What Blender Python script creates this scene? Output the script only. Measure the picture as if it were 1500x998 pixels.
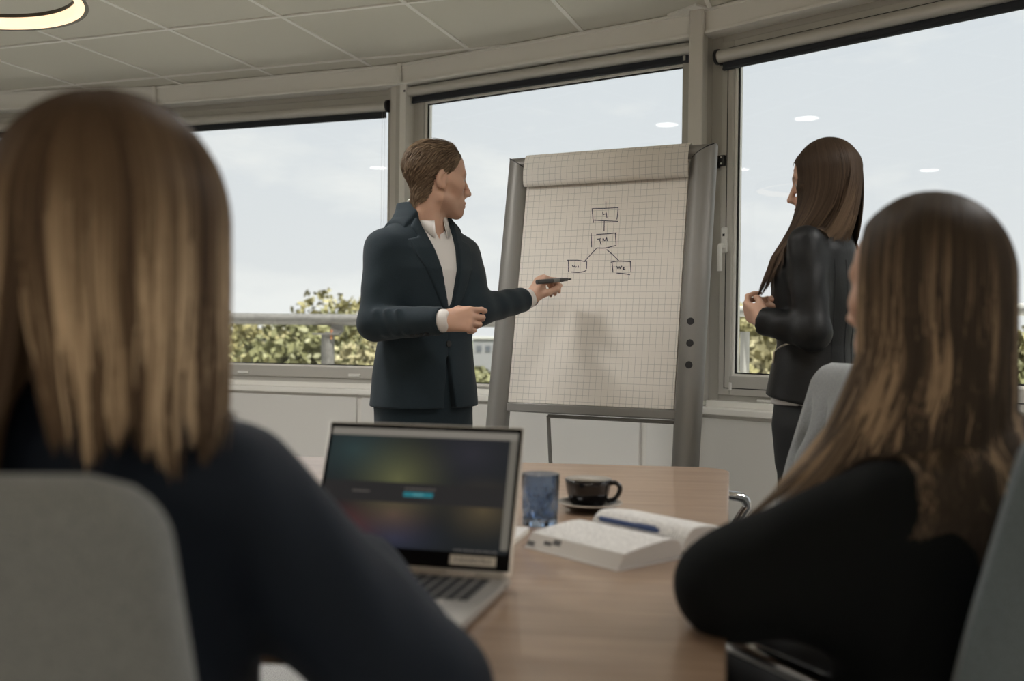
import bpy, bmesh, math, random
import numpy as np
from mathutils import Vector, Matrix
random.seed(7); rng = np.random.default_rng(7)
scene = bpy.context.scene
for o in list(bpy.data.objects): bpy.data.objects.remove(o)
COL = scene.collection
PI = math.pi
def rad(d): return d*PI/180

# ------------------------------------------------------------------ camera
F_PX = 1458.0; CAM_H = 1.10
ROLL = rad(0.7); PITCH = math.atan(9/F_PX)
fwd = Vector((0, math.cos(PITCH), -math.sin(PITCH)))
right = Vector((1, 0, 0)); up = right.cross(fwd)
r2 = right*math.cos(ROLL)+up*math.sin(ROLL); u2 = up*math.cos(ROLL)-right*math.sin(ROLL)
cam_d = bpy.data.cameras.new('camera'); cam = bpy.data.objects.new('camera', cam_d); COL.objects.link(cam)
cam.matrix_world = Matrix(((r2.x,u2.x,-fwd.x,0),(r2.y,u2.y,-fwd.y,0),(r2.z,u2.z,-fwd.z,CAM_H),(0,0,0,1)))
cam_d.sensor_width = 36; cam_d.lens = 36*F_PX/1500; cam_d.clip_start = .02; cam_d.clip_end = 2000
cam_d.dof.use_dof = True; cam_d.dof.focus_distance = 3.6; cam_d.dof.aperture_fstop = 2.8
scene.camera = cam
def ray(px, py): return fwd + r2*((px-750)/F_PX) - u2*((py-499)/F_PX)
CO = Vector((0,0,CAM_H))
def PY(px, py, Y):
    d = ray(px,py); return CO + d*(Y/d.y)
def PZ(px, py, z):
    d = ray(px,py); return CO + d*((z-CAM_H)/d.z)

# ------------------------------------------------------------------ view, world, sun
vs = scene.view_settings
vs.view_transform = 'Standard'; vs.look = 'None'; vs.gamma = 1; vs.use_curve_mapping = False; vs.exposure = 0.0
LED_FILL = 26.0      # radiance of the warm LED fill panels added at the back
DOWN_FILL = 112.0      # watts of the fill downlights added over the table side
RING = 1.25       # radiance of the ring lamps
world = bpy.data.worlds.new('sky'); scene.world = world; world.use_nodes = True
nt = world.node_tree; nt.nodes.clear()
def wn(t, **k):
    n = nt.nodes.new(t)
    for a,b in k.items(): setattr(n,a,b)
    return n
wo = wn('ShaderNodeOutputWorld'); bg = wn('ShaderNodeBackground'); tc = wn('ShaderNodeTexCoord')
sep = wn('ShaderNodeSeparateXYZ'); nt.links.new(tc.outputs['Generated'], sep.inputs[0])
grad = wn('ShaderNodeValToRGB'); nt.links.new(sep.outputs['Z'], grad.inputs[0])
g = grad.color_ramp; g.elements[0].position = 0.0; g.elements[0].color = (.84,.845,.85,1)
g.elements[1].position = 1.0; g.elements[1].color = (.42,.58,.85,1)
e = g.elements.new(.12); e.color = (.80,.82,.845,1)
e = g.elements.new(.4); e.color = (.74,.785,.84,1)
mp = wn('ShaderNodeMapping'); mp.inputs['Scale'].default_value = (2.2,2.2,5.5); mp.inputs['Location'].default_value = (.35,.1,.62)
nt.links.new(tc.outputs['Generated'], mp.inputs[0])
nz = wn('ShaderNodeTexNoise'); nz.inputs['Scale'].default_value = 1.7; nz.inputs['Detail'].default_value = 7; nz.inputs['Roughness'].default_value = .52
nt.links.new(mp.outputs[0], nz.inputs['Vector'])
cr = wn('ShaderNodeValToRGB'); cr.color_ramp.elements[0].position = .47; cr.color_ramp.elements[1].position = .60
nt.links.new(nz.outputs['Fac'], cr.inputs[0])
mx = wn('ShaderNodeMixRGB'); mx.inputs['Color2'].default_value = (.93,.93,.92,1)
nt.links.new(cr.outputs[0], mx.inputs['Fac']); nt.links.new(grad.outputs[0], mx.inputs['Color1'])
nt.links.new(mx.outputs[0], bg.inputs['Color']); bg.inputs['Strength'].default_value = SKY = 1.0
nt.links.new(bg.outputs[0], wo.inputs[0])
sd = bpy.data.lights.new('sun','SUN'); sd.energy = 13.0; sd.angle = rad(1.0); sd.color = (1,.95,.86)
sun = bpy.data.objects.new('sun', sd); COL.objects.link(sun)
sun.rotation_euler = Vector((.36,-.36,1.1)).to_track_quat('Z','Y').to_euler()
sun.location = (10,-10,20)

# ------------------------------------------------------------------ materials
MATS = {}
def mat(name, color=(.8,.8,.8), rough=.5, metal=0, bump=0, bscale=200, var=0, vscale=8, spec=.5, emit=None, estr=0, sheen=0, stretch=None, coat=0, trans=0, ior=1.45, sub=0):
    if name in MATS: return MATS[name]
    m = bpy.data.materials.new(name); m.use_nodes = True; t = m.node_tree; b = t.nodes['Principled BSDF']
    b.inputs['Base Color'].default_value = (*color,1); b.inputs['Roughness'].default_value = rough; b.inputs['Metallic'].default_value = metal
    b.inputs['Specular IOR Level'].default_value = spec; b.inputs['IOR'].default_value = ior
    if sheen: b.inputs['Sheen Weight'].default_value = sheen; b.inputs['Sheen Roughness'].default_value = .5
    if coat: b.inputs['Coat Weight'].default_value = coat
    if trans: b.inputs['Transmission Weight'].default_value = trans
    if sub: b.inputs['Subsurface Weight'].default_value = sub; b.inputs['Subsurface Radius'].default_value = (.02,.008,.004); b.inputs['Subsurface Scale'].default_value=.25
    if emit: b.inputs['Emission Color'].default_value = (*emit,1); b.inputs['Emission Strength'].default_value = estr
    co = None
    if bump or var:
        co = t.nodes.new('ShaderNodeTexCoord'); vec = co.outputs['Object']
        if stretch:
            mpn = t.nodes.new('ShaderNodeMapping'); mpn.inputs['Scale'].default_value = stretch; t.links.new(vec, mpn.inputs[0]); vec = mpn.outputs[0]
    if var:
        n = t.nodes.new('ShaderNodeTexNoise'); n.inputs['Scale'].default_value = vscale; n.inputs['Detail'].default_value = 6; t.links.new(vec, n.inputs['Vector'])
        r = t.nodes.new('ShaderNodeValToRGB'); r.color_ramp.elements[0].position=.3; r.color_ramp.elements[1].position=.7
        r.color_ramp.elements[0].color = (*[c*(1-var) for c in color],1); r.color_ramp.elements[1].color = (*[min(1,c*(1+var)) for c in color],1)
        t.links.new(n.outputs['Fac'], r.inputs[0]); t.links.new(r.outputs[0], b.inputs['Base Color'])
    if bump:
        n = t.nodes.new('ShaderNodeTexNoise'); n.inputs['Scale'].default_value = bscale; n.inputs['Detail'].default_value = 3; t.links.new(vec, n.inputs['Vector'])
        bp = t.nodes.new('ShaderNodeBump'); bp.inputs['Strength'].default_value = bump; bp.inputs['Distance'].default_value = .002
        t.links.new(n.outputs['Fac'], bp.inputs['Height']); t.links.new(bp.outputs[0], b.inputs['Normal'])
    MATS[name] = m; return m
def attr_mat(name, rough=.5, spec=.4, bump=0, bscale=400, sub=0, aniso=0):
    if name in MATS: return MATS[name]
    m = mat(name, rough=rough, spec=spec, bump=bump, bscale=bscale, sub=sub); t = m.node_tree; b = t.nodes['Principled BSDF']
    a = t.nodes.new('ShaderNodeVertexColor'); a.layer_name = 'Col'; t.links.new(a.outputs[0], b.inputs['Base Color'])
    if aniso: b.inputs['Anisotropic'].default_value = aniso
    return m

# ------------------------------------------------------------------ object helpers
def tag(o, label=None, cat=None, group=None, kind=None):
    if label: o['label'] = label
    if cat: o['category'] = cat
    if group: o['group'] = group
    if kind: o['kind'] = kind
    return o
def empty(name, loc=(0,0,0), rz=0, mw=None):
    o = bpy.data.objects.new(name, None); COL.objects.link(o); o.empty_display_size = .1
    if mw is not None: o.matrix_world = mw
    else: o.location = loc; o.rotation_euler = (0,0,rz)
    return o
def link(name, me, m, parent=None, mw=None, smooth=False):
    o = bpy.data.objects.new(name, me); COL.objects.link(o)
    if m is not None and not me.materials: me.materials.append(m)
    if parent is not None: o.parent = parent
    if mw is not None: o.matrix_local = mw
    if smooth: me.shade_smooth()
    return o
def pydata(name, v, f, m, parent=None, smooth=False, mw=None, cols=None):
    me = bpy.data.meshes.new(name); me.from_pydata([tuple(p) for p in v] if not isinstance(v,np.ndarray) else v.tolist(), [], f if not isinstance(f,np.ndarray) else f.tolist())
    if cols is not None:
        ca = me.color_attributes.new('Col','FLOAT_COLOR','POINT')
        c4 = np.ones((len(cols),4),np.float32); c4[:,:3] = cols; ca.data.foreach_set('color', c4.ravel())
    me.update(); return link(name, me, m, parent, mw, smooth)
class MB:
    """collects shapes into one mesh"""
    def __init__(s): s.v = []; s.f = []
    def add(s, v, f):
        n = len(s.v); s.v += [tuple(p) for p in v]; s.f += [tuple(i+n for i in q) for q in f]; return s
    def box(s, x0,x1,y0,y1,z0,z1, b=0):
        if x1<x0: x0,x1=x1,x0
        if y1<y0: y0,y1=y1,y0
        if z1<z0: z0,z1=z1,z0
        b = min(b,(x1-x0)*.45,(y1-y0)*.45,(z1-z0)*.45)
        if b <= 0:
            v=[(x,y,z) for z in (z0,z1) for x,y in ((x0,y0),(x1,y0),(x1,y1),(x0,y1))]
            return s.add(v,[(3,2,1,0),(4,5,6,7),(0,1,5,4),(1,2,6,5),(2,3,7,6),(3,0,4,7)])
        bm = bmesh.new(); bmesh.ops.create_cube(bm,size=1)
        for w in bm.verts: w.co = Vector(((x0+x1)/2+w.co.x*(x1-x0),(y0+y1)/2+w.co.y*(y1-y0),(z0+z1)/2+w.co.z*(z1-z0)))
        bmesh.ops.bevel(bm,geom=bm.edges[:],offset=b,segments=2,affect='EDGES',profile=.5)
        bm.verts.index_update(); s.add([w.co[:] for w in bm.verts],[[w.index for w in fc.verts] for fc in bm.faces]); bm.free(); return s
    def prism(s, poly, z0, z1):
        n=len(poly); v=[(x,y,z0) for x,y in poly]+[(x,y,z1) for x,y in poly]
        f=[tuple(range(n-1,-1,-1)),tuple(range(n,2*n))]+[(i,(i+1)%n,n+(i+1)%n,n+i) for i in range(n)]
        return s.add(v,f)
    def tube(s, pts, r, n=12, caps=True, closed=False):
        pts=[Vector(p) for p in pts]; m=len(pts); rs = r if hasattr(r,'__len__') else [r]*m
        base=len(s.v); prev=None; vs=[]
        for i,p in enumerate(pts):
            if closed: t=(pts[(i+1)%m]-pts[i-1])
            else: t=(pts[min(i+1,m-1)]-pts[max(i-1,0)])
            t.normalize()
            if prev is None:
                a = Vector((0,0,1)) if abs(t.z)<.9 else Vector((1,0,0)); nx=t.cross(a).normalized()
            else:
                nx=(prev-t*prev.dot(t)).normalized()
            prev=nx; ny=t.cross(nx)
            vs += [p+(nx*math.cos(2*PI*k/n)+ny*math.sin(2*PI*k/n))*rs[i] for k in range(n)]
        f=[]
        for i in range(m if closed else m-1):
            j=(i+1)%m
            for k in range(n): f.append((i*n+k,i*n+(k+1)%n,j*n+(k+1)%n,j*n+k))
        if caps and not closed: f += [tuple(range(n-1,-1,-1)), tuple((m-1)*n+k for k in range(n))]
        return s.add(vs,f)
    def lathe(s, prof, c=(0,0,0), n=40, closed=False):
        v=[]; f=[]; m=len(prof)
        for r,z in prof: v += [(c[0]+r*math.cos(2*PI*k/n),c[1]+r*math.sin(2*PI*k/n),c[2]+z) for k in range(n)]
        for i in range(m if closed else m-1):
            j=(i+1)%m
            for k in range(n): f.append((i*n+k,i*n+(k+1)%n,j*n+(k+1)%n,j*n+k))
        if not closed:
            if prof[0][0]>1e-6: f.append(tuple(range(n-1,-1,-1)))
            if prof[-1][0]>1e-6: f.append(tuple((m-1)*n+k for k in range(n)))
        return s.add(v,f)
    def build(s, name, m, parent=None, smooth=False, mw=None, auto=False):
        o = pydata(name, s.v, s.f, m, parent, smooth or auto, mw)
        if auto: o.data.set_sharp_from_angle(angle=rad(35))
        return o
def bez(pts, n=8):
    """round a polyline's corners: Catmull-Rom"""
    P=[Vector(p) for p in pts]; P=[P[0]*2-P[1]]+P+[P[-1]*2-P[-2]]; out=[]
    for i in range(1,len(P)-2):
        for k in range(n):
            t=k/n; out.append(.5*((2*P[i])+(P[i+1]-P[i-1])*t+(2*P[i-1]-5*P[i]+4*P[i+1]-P[i+2])*t*t+(-P[i-1]+3*P[i]-3*P[i+1]+P[i+2])*t**3))
    out.append(P[-2]); return out
def clip_poly(poly, conv):
    """clip a polygon to a convex CCW polygon"""
    out=list(poly)
    for i in range(len(conv)):
        a=conv[i]; b=conv[(i+1)%len(conv)]; inp=out; out=[]
        if not inp: break
        def side(p): return (b[0]-a[0])*(p[1]-a[1])-(b[1]-a[1])*(p[0]-a[0])
        for k in range(len(inp)):
            p=inp[k]; q=inp[(k+1)%len(inp)]; sp,sq=side(p),side(q)
            if sp>=0: out.append(p)
            if (sp>=0)!=(sq>=0):
                t=sp/(sp-sq); out.append((p[0]+(q[0]-p[0])*t,p[1]+(q[1]-p[1])*t))
    return out

M_white = mat('white_painted_trim',(.90,.885,.84),.45,bump=.05,bscale=60)
M_alu = mat('grey_aluminium_frame',(.54,.525,.49),.42,metal=.25,bump=.03,bscale=300)
M_black = mat('black_plastic',(.012,.012,.014),.4)
M_chrome = mat('chrome',(.75,.75,.75),.09,metal=1)
M_panel = mat('white_laminate_panel',(.74,.73,.70),.4,bump=.03,bscale=30)
M_plaster = mat('plaster_wall',(.80,.78,.74),.85,bump=.15,bscale=80)
M_tile = mat('mineral_ceiling_tile',(.70,.675,.595),.95,bump=.35,bscale=700,var=.06,vscale=500)
M_grid = mat('ceiling_grid_paint',(.90,.88,.83),.5)
M_carpet = mat('grey_carpet',(.38,.375,.36),1,bump=1,bscale=500,var=.45,vscale=260)
# ------------------------------------------------------------------ room
CEIL = 2.55; SILL = .79
FC = [(-5.48,6.22),(-3.80,6.22),(-2.15,5.93),(-.626,5.366),(.80,4.44),(1.998,3.262),(2.925,1.861),(3.554,.303)]
ROOM = [(-5.48,-7.0),(3.554,-7.0)]+FC[::-1]          # counter-clockwise
def seg_m(P,Q):
    ux,uy=Q[0]-P[0],Q[1]-P[1]; L=math.hypot(ux,uy); ux/=L; uy/=L
    return Matrix(((ux,-uy,0,P[0]),(uy,ux,0,P[1]),(0,0,1,0),(0,0,0,1))), L
OUT = [(-5.6,-7.1),(3.68,-7.1),(3.72,.36),(3.08,1.97),(2.14,3.39),(.92,4.60),(-.54,5.53),(-2.09,6.10),(-3.78,6.39),(-5.6,6.39)]
tag(MB().prism(ROOM,-.12,0).build('floor',M_carpet),'grey mottled carpet floor of the meeting room','floor',kind='structure')
ceil = tag(MB().prism(OUT,CEIL+.03,CEIL+.35).build('ceiling',M_plaster),'suspended ceiling of grey mineral tiles in a white grid','ceiling',kind='structure')
CY = rad(19.6); d1=Vector((math.cos(CY),-math.sin(CY))); d2=Vector((math.sin(CY),math.cos(CY)))
gp = PZ(247,43,CEIL-.004); g0=Vector((gp.x,gp.y)); ta,tb=.628,.735
for i in range(-16,22):
    for j in range(-22,5):
        c=[g0+d1*(ta*(i+a))+d2*(tb*(j+b)) for a,b in ((.012,.010),(.988,.010),(.988,.990),(.012,.990))]
        q=clip_poly([(p.x,p.y) for p in c],ROOM)
        if len(q)>=3: MB().prism(q,CEIL,CEIL+.02).build('ceiling_tile',M_tile,ceil)
def strip(p,q,w):
    d=(q-p).normalized(); n=Vector((-d.y,d.x))*w/2
    return clip_poly([tuple(p-n),tuple(q-n),tuple(q+n),tuple(p+n)],ROOM)
for i in range(-16,23):
    p=g0+d1*(ta*i); q=strip(p-d2*18,p+d2*6,.020)
    if len(q)>=3: MB().prism(q,CEIL-.006,CEIL+.015).build('grid_rail',M_grid,ceil)
for j in range(-22,6):
    p=g0+d2*(tb*j); q=strip(p-d1*14,p+d1*18,.020)
    if len(q)>=3: MB().prism(q,CEIL-.0065,CEIL+.014).build('grid_rail',M_grid,ceil)
for nm,P,Q,lb in (('wall_left',(-5.48,-7),(-5.48,6.22),'plain pale wall on the side of the ring lamps'),('wall_right',(3.554,.303),(3.554,-7),'plain pale wall beyond the last window'),('wall_back',(3.554,-7),(-5.48,-7),'plain pale wall facing the windows')):
    M,L=seg_m(P,Q); tag(MB().box(-.1,L+.1,0,.12,0,CEIL+.03).build(nm,M_plaster,mw=M),lb,'wall',kind='structure')

def glass_mat():
    m=bpy.data.materials.new('window_glass'); m.use_nodes=True; t=m.node_tree; t.nodes.clear()
    o=t.nodes.new('ShaderNodeOutputMaterial'); mxs=t.nodes.new('ShaderNodeMixShader'); tr=t.nodes.new('ShaderNodeBsdfTransparent'); gl=t.nodes.new('ShaderNodeBsdfGlossy')
    tr.inputs[0].default_value=(.97,.985,.98,1); gl.inputs['Roughness'].default_value=.0; gl.inputs[0].default_value=(1,1,1,1)
    fr=t.nodes.new('ShaderNodeFresnel'); fr.inputs[0].default_value=1.35
    t.links.new(fr.outputs[0],mxs.inputs[0]); t.links.new(tr.outputs[0],mxs.inputs[1]); t.links.new(gl.outputs[0],mxs.inputs[2]); t.links.new(mxs.outputs[0],o.inputs[0]); return m
M_glass=glass_mat()
M_blind=mat('silver_blind_cassette',(.62,.60,.56),.3,metal=.4); M_fab=mat('dark_blind_fabric',(.035,.04,.05),.8,bump=.2,bscale=900)
M_gasket=mat('rubber_gasket',(.02,.02,.02),.7); M_handle=mat('white_handle',(.8,.79,.76),.35)
def ring(mb,u0,u1,z0,z1,w,n0,n1,b=.004,wb=None,wl=None,wr=None):
    wb=wb or w; wl=wl or w; wr=wr or w
    mb.box(u0,u0+wl,n0,n1,z0,z1,b); mb.box(u1-wr,u1,n0,n1,z0,z1,b); mb.box(u0+wl-.001,u1-wr+.001,n0,n1,z0,z0+wb,b); mb.box(u0+wl-.001,u1-wr+.001,n0,n1,z1-w,z1,b); return mb
wtxt={2:'fixed window pane behind the fair blonde woman',3:'window between the two posts behind the flip chart',4:'tilting window with white handle behind the standing woman'}
for i in range(len(FC)-1):
    M,L=seg_m(FC[i],FC[i+1])
    # ceiling beam with lips
    mb=MB().box(0,L,0,.17,2.447,CEIL+.02); mb.box(-.002,L+.002,-.014,.01,2.435,2.449,.003); mb.box(-.002,L+.002,-.010,.01,CEIL-.016,CEIL-.003,.003); mb.box(0,L,.01,.10,2.436,2.447)
    tag(mb.build('trim_%d'%(i+1),M_white,mw=M),'white boxed beam over the window where the ceiling meets the facade','trim',kind='structure')
    # wall under the sill, with panels
    w=tag(MB().box(0,L,.012,.17,0,SILL-.03).build('wall_window_%d'%(i+1),M_plaster,mw=M),'low wall of white panels under the window','wall',kind='structure')
    for a,b in ((.012,L*.855),(L*.875,L-.012)):
        MB().box(a,b,-.006,.013,.06,SILL-.045,.003).build('panel',M_panel,w)
    MB().box(0,L,.0,.013,0,.055,.002).build('plinth',M_alu,w)
    mb=MB().box(-.01,L+.01,-.022,.17,SILL-.03,SILL,.005); mb.box(.05,L-.05,.045,.16,SILL-.001,SILL+.028,.004)
    tag(mb.build('trim_sill_%d'%(i+1),M_white,mw=M),'white window sill along the facade','sill',kind='structure')
    # window: frame, sash, pane
    z0,z1=SILL+.025,2.447; fu0,fu1=.035,L-.02
    # (sash width left, right, bottom, frame width left, right, bottom)
    swl,swr,swb,fwl,fwr,fwb={3:(.034,.006,.006,.040,.012,.010),4:(.060,.060,.085,.055,.055,.028)}.get(i,(.050,.010,.060,.045,.018,.028))
    wd=empty('window_%d'%(i+1),mw=M); tag(wd,wtxt.get(i,'aluminium window in the curved facade out of the group\'s way'),'window',kind='structure')
    ring(MB(),fu0,fu1,z0,z1,.055,.085,.165,wl=fwl,wr=fwr,wb=fwb).build('window_frame',M_alu,wd)
    g=.005
    MB().box(-.01,fu0+.002,.012,.165,z0,z1).box(fu1-.002,L+.01,.012,.165,z0,z1).build('jamb',M_alu if i!=3 else M_white,wd)
    ring(MB(),fu0+fwl+g,fu1-fwr-g,z0+fwb,z1-.04,.060,.070,.150,wl=swl,wr=swr,wb=swb).build('sash',M_alu,wd)
    if i==4: ring(MB(),fu0+fwl+g+.030,fu1-fwr-g-.030,z0+fwb+.030,z1-.07,.004,.0685,.0715,.001).build('sash_groove',M_gasket,wd)
    su0,su1,sz0,sz1=fu0+fwl+g+swl,fu1-fwr-g-swr,z0+fwb+swb,z1-.10
    ring(MB(),su0-.002,su1+.002,sz0-.002,sz1+.002,.012,.086,.10,.002).build('glazing_bead',M_white,wd)
    ring(MB(),su0+.010,su1-.010,sz0+.010,sz1-.010,.006,.096,.106,.001).build('gasket',M_gasket,wd)
    MB().box(su0-.01,su1+.01,.104,.112,sz0-.01,sz1+.01).build('pane',M_glass,wd)
    if i==4:
        # handle with rose, hinges, small clips
        hu=fu0+fwl+g+.028; hz=1.50
        h=MB().box(hu-.016,hu+.016,.058,.071,hz-.03,hz+.085,.006).build('handle',M_handle,wd)
        mbh=MB().tube(bez([(hu,.060,hz+.0),(hu,.035,hz+.0),(hu,.028,hz-.01),(hu,.028,hz-.11)],4),.011,10); mbh.build('lever',M_handle,h,auto=True)
        MB().box(hu-.005,hu+.005,.0565,.0585,hz+.045,hz+.056).build('mark',M_black,h)
        for zz in (1.88,):
            hb=MB().box(fu0+.010,fu0+.050,.068,.086,zz-.028,zz+.028,.004).box(fu0+.062,fu0+.088,.052,.071,zz-.024,zz+.024,.004).box(fu0+.045,fu0+.066,.056,.08,zz-.012,zz+.012,.004).build('hinge',M_black,wd)
            for a,b,n in ((.016,.018,.066),(.016,-.018,.066),(.075,.014,.050),(.075,-.014,.050)):
                MB().tube([(fu0+a,n,zz+b),(fu0+a,n+.004,zz+b)],.005,8).build('screw',M_chrome,hb)
        MB().box(fu0+.12,fu0+.132,.062,.071,z0+.05,z0+.085,.002).build('clip',M_handle,wd)
        for a in (.30,.34): MB().tube([(a,.062,z0+.012),(a+.036,.062,z0+.012)],.007,8).build('hinge_pin',M_handle,wd)
    if i in (1,2):
        for a in (.35,.8): MB().box(a*L,a*L+.075,.060,.071,z0+.04,z0+.055,.003).build('drain_cap',M_handle,wd)
    # roller blind
    bz,bn=(2.402,.045) if i==3 else (2.335,.038)
    b0,b1=(.035,L-.03) if i==3 else (.10,L-.09)
    bl=empty('roller_blind',mw=M@Matrix.Translation((0,0,bz)))
    bt={1:'rolled-up blind over the window farthest along the curve',2:'rolled-up roller blind with bead chain above the fair blonde woman\'s window',3:'rolled-up roller blind hung under the beam behind the flip chart',4:'rolled-up roller blind on the tilting window above the standing woman'}
    tag(bl,bt.get(i,'rolled-up roller blind out beyond the seated group'),'blind','roller blinds along the curved facade')
    MB().tube([(b0,bn,0),(b1,bn,0)],.027,20).build('cassette',M_blind,bl,auto=True)
    MB().box(b0+.012,b1-.012,bn+.012,bn+.017,-.052,-.005).build('blind_fabric',M_fab,bl)
    MB().box(b0+.012,b1-.012,bn+.006,bn+.022,-.060,-.048,.003).build('bottom_bar',M_fab,bl)
    for e in (b0-.012,b1+.0):
        MB().tube([(e,bn,0),(e+.012,bn,0)],.034,16).box(e,e+.012,bn,.072 if i!=3 else .06,-.03,.034).build('bracket',M_black,bl,auto=True)
    if i==2:
        mbc=MB()
        for k in range(110):
            for off in (-.008,.008): mbc.add([(b1-.004+off+x*.0022,bn-.03+y*.0022,-.03-k*.0115+z*.003) for x,y,z in ((1,0,0),(-1,0,0),(0,1,0),(0,-1,0),(0,0,1),(0,0,-1))],[(0,2,4),(2,1,4),(1,3,4),(3,0,4),(2,0,5),(1,2,5),(3,1,5),(0,3,5)])
        c=mbc.build('bead_chain',M_handle,bl); c['kind']='stuff'
for i in range(1,len(FC)-1):
    P=Vector(FC[i]); din=(Vector((0,.0))-P).normalized(); a=math.atan2(din.y,din.x); c=P-din*.14
    tag(MB().box(-.06,.06,-.055,.055,SILL,2.46,.003).build('trim_mullion_%d'%i,M_alu,mw=Matrix.Translation((c.x,c.y,0))@Matrix.Rotation(a,4,'Z')),'grey mullion between two windows','mullion',kind='structure')
# corner posts: one edge turned to the room
M_col=mat('white_column_paint',(.70,.675,.63),.4,bump=.04,bscale=50)
for i in range(1,len(FC)-1):
    P=Vector(FC[i]); din=(Vector((0,.0))-P).normalized()
    big=(i==4); s=.082 if big else .060
    ang=math.atan2(din.y,din.x)+PI/4
    ctr=P-din*(.028 if big else .055)
    Mx=Matrix.Translation((ctr.x,ctr.y,0))@Matrix.Rotation(ang,4,'Z')
    if big:
        # front face turned to the room, deep side face towards the handled window
        fx_,fy_=-.43,-.903; Mc=Matrix(((-fy_,-fx_,0,.821),(fx_,-fy_,0,4.37),(0,0,1,0),(0,0,0,1)))
        tag(MB().box(-.064,0,0,.20,0,CEIL+.01,.008).build('trim_column',M_col,mw=Mc),'white square column standing between the flip chart\'s window and the handled window','column',kind='structure')
        pl=P-din*.02
        tag(MB().box(-.09,.09,-.09,.09,CEIL-.012,CEIL,.002).build('trim_collar',M_grid,mw=Matrix.Translation((pl.x,pl.y,0))@Matrix.Rotation(ang,4,'Z')),'white flat collar around the column at the ceiling','trim',kind='structure')
    else:
        tag(MB().box(-s/2,s/2,-s/2,s/2,0 if False else SILL,2.447,.003).build('trim_post_%d'%i,M_alu if i!=3 else M_col,mw=Mx),'window post at a bend of the facade','post',kind='structure')
        tag(MB().box(-.012,.012,-.03,.03,2.436,CEIL-.004,.003).build('trim_joint_%d'%i,M_white,mw=Matrix.Translation((P.x,P.y,0))@Matrix.Rotation(ang-PI/4+PI/2,4,'Z')),'white cover strip on the beam at a bend','trim',kind='structure')

# ------------------------------------------------------------------ outside
M_ground=mat('grassy_ground',(.10,.11,.06),1,var=.3,vscale=.3)
tag(MB().prism([(-900,-300),(900,-300),(900,1500),(-900,1500)],-9.4,-9.2).build('ground',M_ground),'grassy ground far below the windows','ground',kind='structure')
M_galv=mat('galvanised_steel',(.135,.13,.122),.5,metal=.4,bump=.2,bscale=60,var=.2,vscale=30)
M_rust=mat('rusty_bolt',(.22,.10,.05),.8,var=.3,vscale=60); M_conc=mat('terrace_concrete',(.55,.54,.51),.9,bump=.3,bscale=40,var=.1,vscale=4)
tag(MB().prism([(-8,6.45),(-3.78,6.42),(-2.08,6.14),(-.52,5.57),(.95,4.64),(2.18,3.43),(3.3,1.7),(6.5,3.2),(3.2,7.5),(.5,9.4),(-8,10.2)],-.45,-.12).build('terrace_slab',M_conc),'grey concrete roof terrace slab outside the windows','terrace',kind='structure')
ra=PZ(345,467,1.213); 
def railing(pts, hz, rr, posts, label, m, bracket=True, pr_=.060):
    c=empty('railing',(pts[0][0],pts[0][1],-.12)); tag(c,label,'railing')
    o=Vector((pts[0][0],pts[0][1],-.12))
    MB().tube([Vector((x,y,hz))-o for x,y in pts],rr,20).build('handrail',m,c,auto=True)
    for x,y in posts:
        zt=hz-rr-.085
        p=MB().tube([Vector((x,y,-.12))-o,Vector((x,y,zt))-o],pr_,20).build('post',m,c,auto=True)
        if bracket:
            q=Vector((x,y,zt))-o
            MB().box(q.x-.13,q.x+.11,q.y-.07,q.y+.07,q.z-.001,q.z+.014,.002).box(q.x-.02,q.x+.12,q.y-.06,q.y+.06,q.z+.014,q.z+.026,.002).build('plate',m,p)
            MB().box(q.x+.03,q.x+.14,q.y-.03,q.y+.03,q.z+.026,q.z+.11,.003).build('bracket',m,p)
            MB().tube([(q.x+.04,q.y-.05,q.z-.04),(q.x+.04,q.y-.05,q.z+.05)],.014,6).build('bolt',M_rust,p)
pp=PY(480,520,9.0)
railing([(-7.5,9.3),(-4.4,9.1),(-1.6,9.0),(.9,8.7)],1.213,.052,[(pp.x,9.0),(-4.6,9.1),(.55,8.75)],'galvanised pipe railing with bolted post outside the left windows',M_galv)
M_whiterail=mat('pale_railing_paint',(.32,.315,.30),.5)
railing([(1.05,5.75),(1.75,5.2),(3.6,3.5)],1.245,.030,[(1.30,5.56),(2.7,4.35)],'pale painted railing outside the tilting window',M_whiterail,False,.026)

def leaf_mat(n,c,v):
    m=mat(n,c,.6,var=v,vscale=.9); b=m.node_tree.nodes['Principled BSDF']; return m
M_leaf=[leaf_mat('leaf_yellow_green',(.215,.195,.085),.25),leaf_mat('leaf_olive',(.15,.15,.065),.25),leaf_mat('leaf_pale',(.25,.225,.125),.2)]
M_bark=mat('bark',(.12,.09,.06),.9,bump=.5,bscale=20)
def crown_mesh(seed,n,rx,rz,ls):
    r=np.random.default_rng(seed); nb=16
    cs=r.normal(size=(nb,3)); cs/=np.linalg.norm(cs,axis=1)[:,None]; cs*=r.uniform(.3,.8,(nb,1)); br=r.uniform(.28,.5,nb)
    k=r.integers(0,nb,n); d=r.normal(size=(n,3)); d/=np.linalg.norm(d,axis=1)[:,None]
    p=cs[k]+d*(br[k]*r.uniform(.75,1.05,n))[:,None]; p*=np.array([rx,rx,rz])
    a=r.normal(size=(n,3)); a/=np.linalg.norm(a,axis=1)[:,None]; b=np.cross(a,r.normal(size=(n,3))); b/=np.linalg.norm(b,axis=1)[:,None]
    s=(ls*r.uniform(.6,1.3,n))[:,None]
    v=np.stack([p-a*s,p-b*s*.6,p+a*s,p+b*s*.6],1).reshape(-1,3); f=np.arange(4*n).reshape(-1,4)
    me=bpy.data.meshes.new('crown'); me.from_pydata(v.tolist(),[],f.tolist()); me.update(); return me
CR=[crown_mesh(s,6500,2.7,3.3,.17) for s in range(4)]
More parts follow.
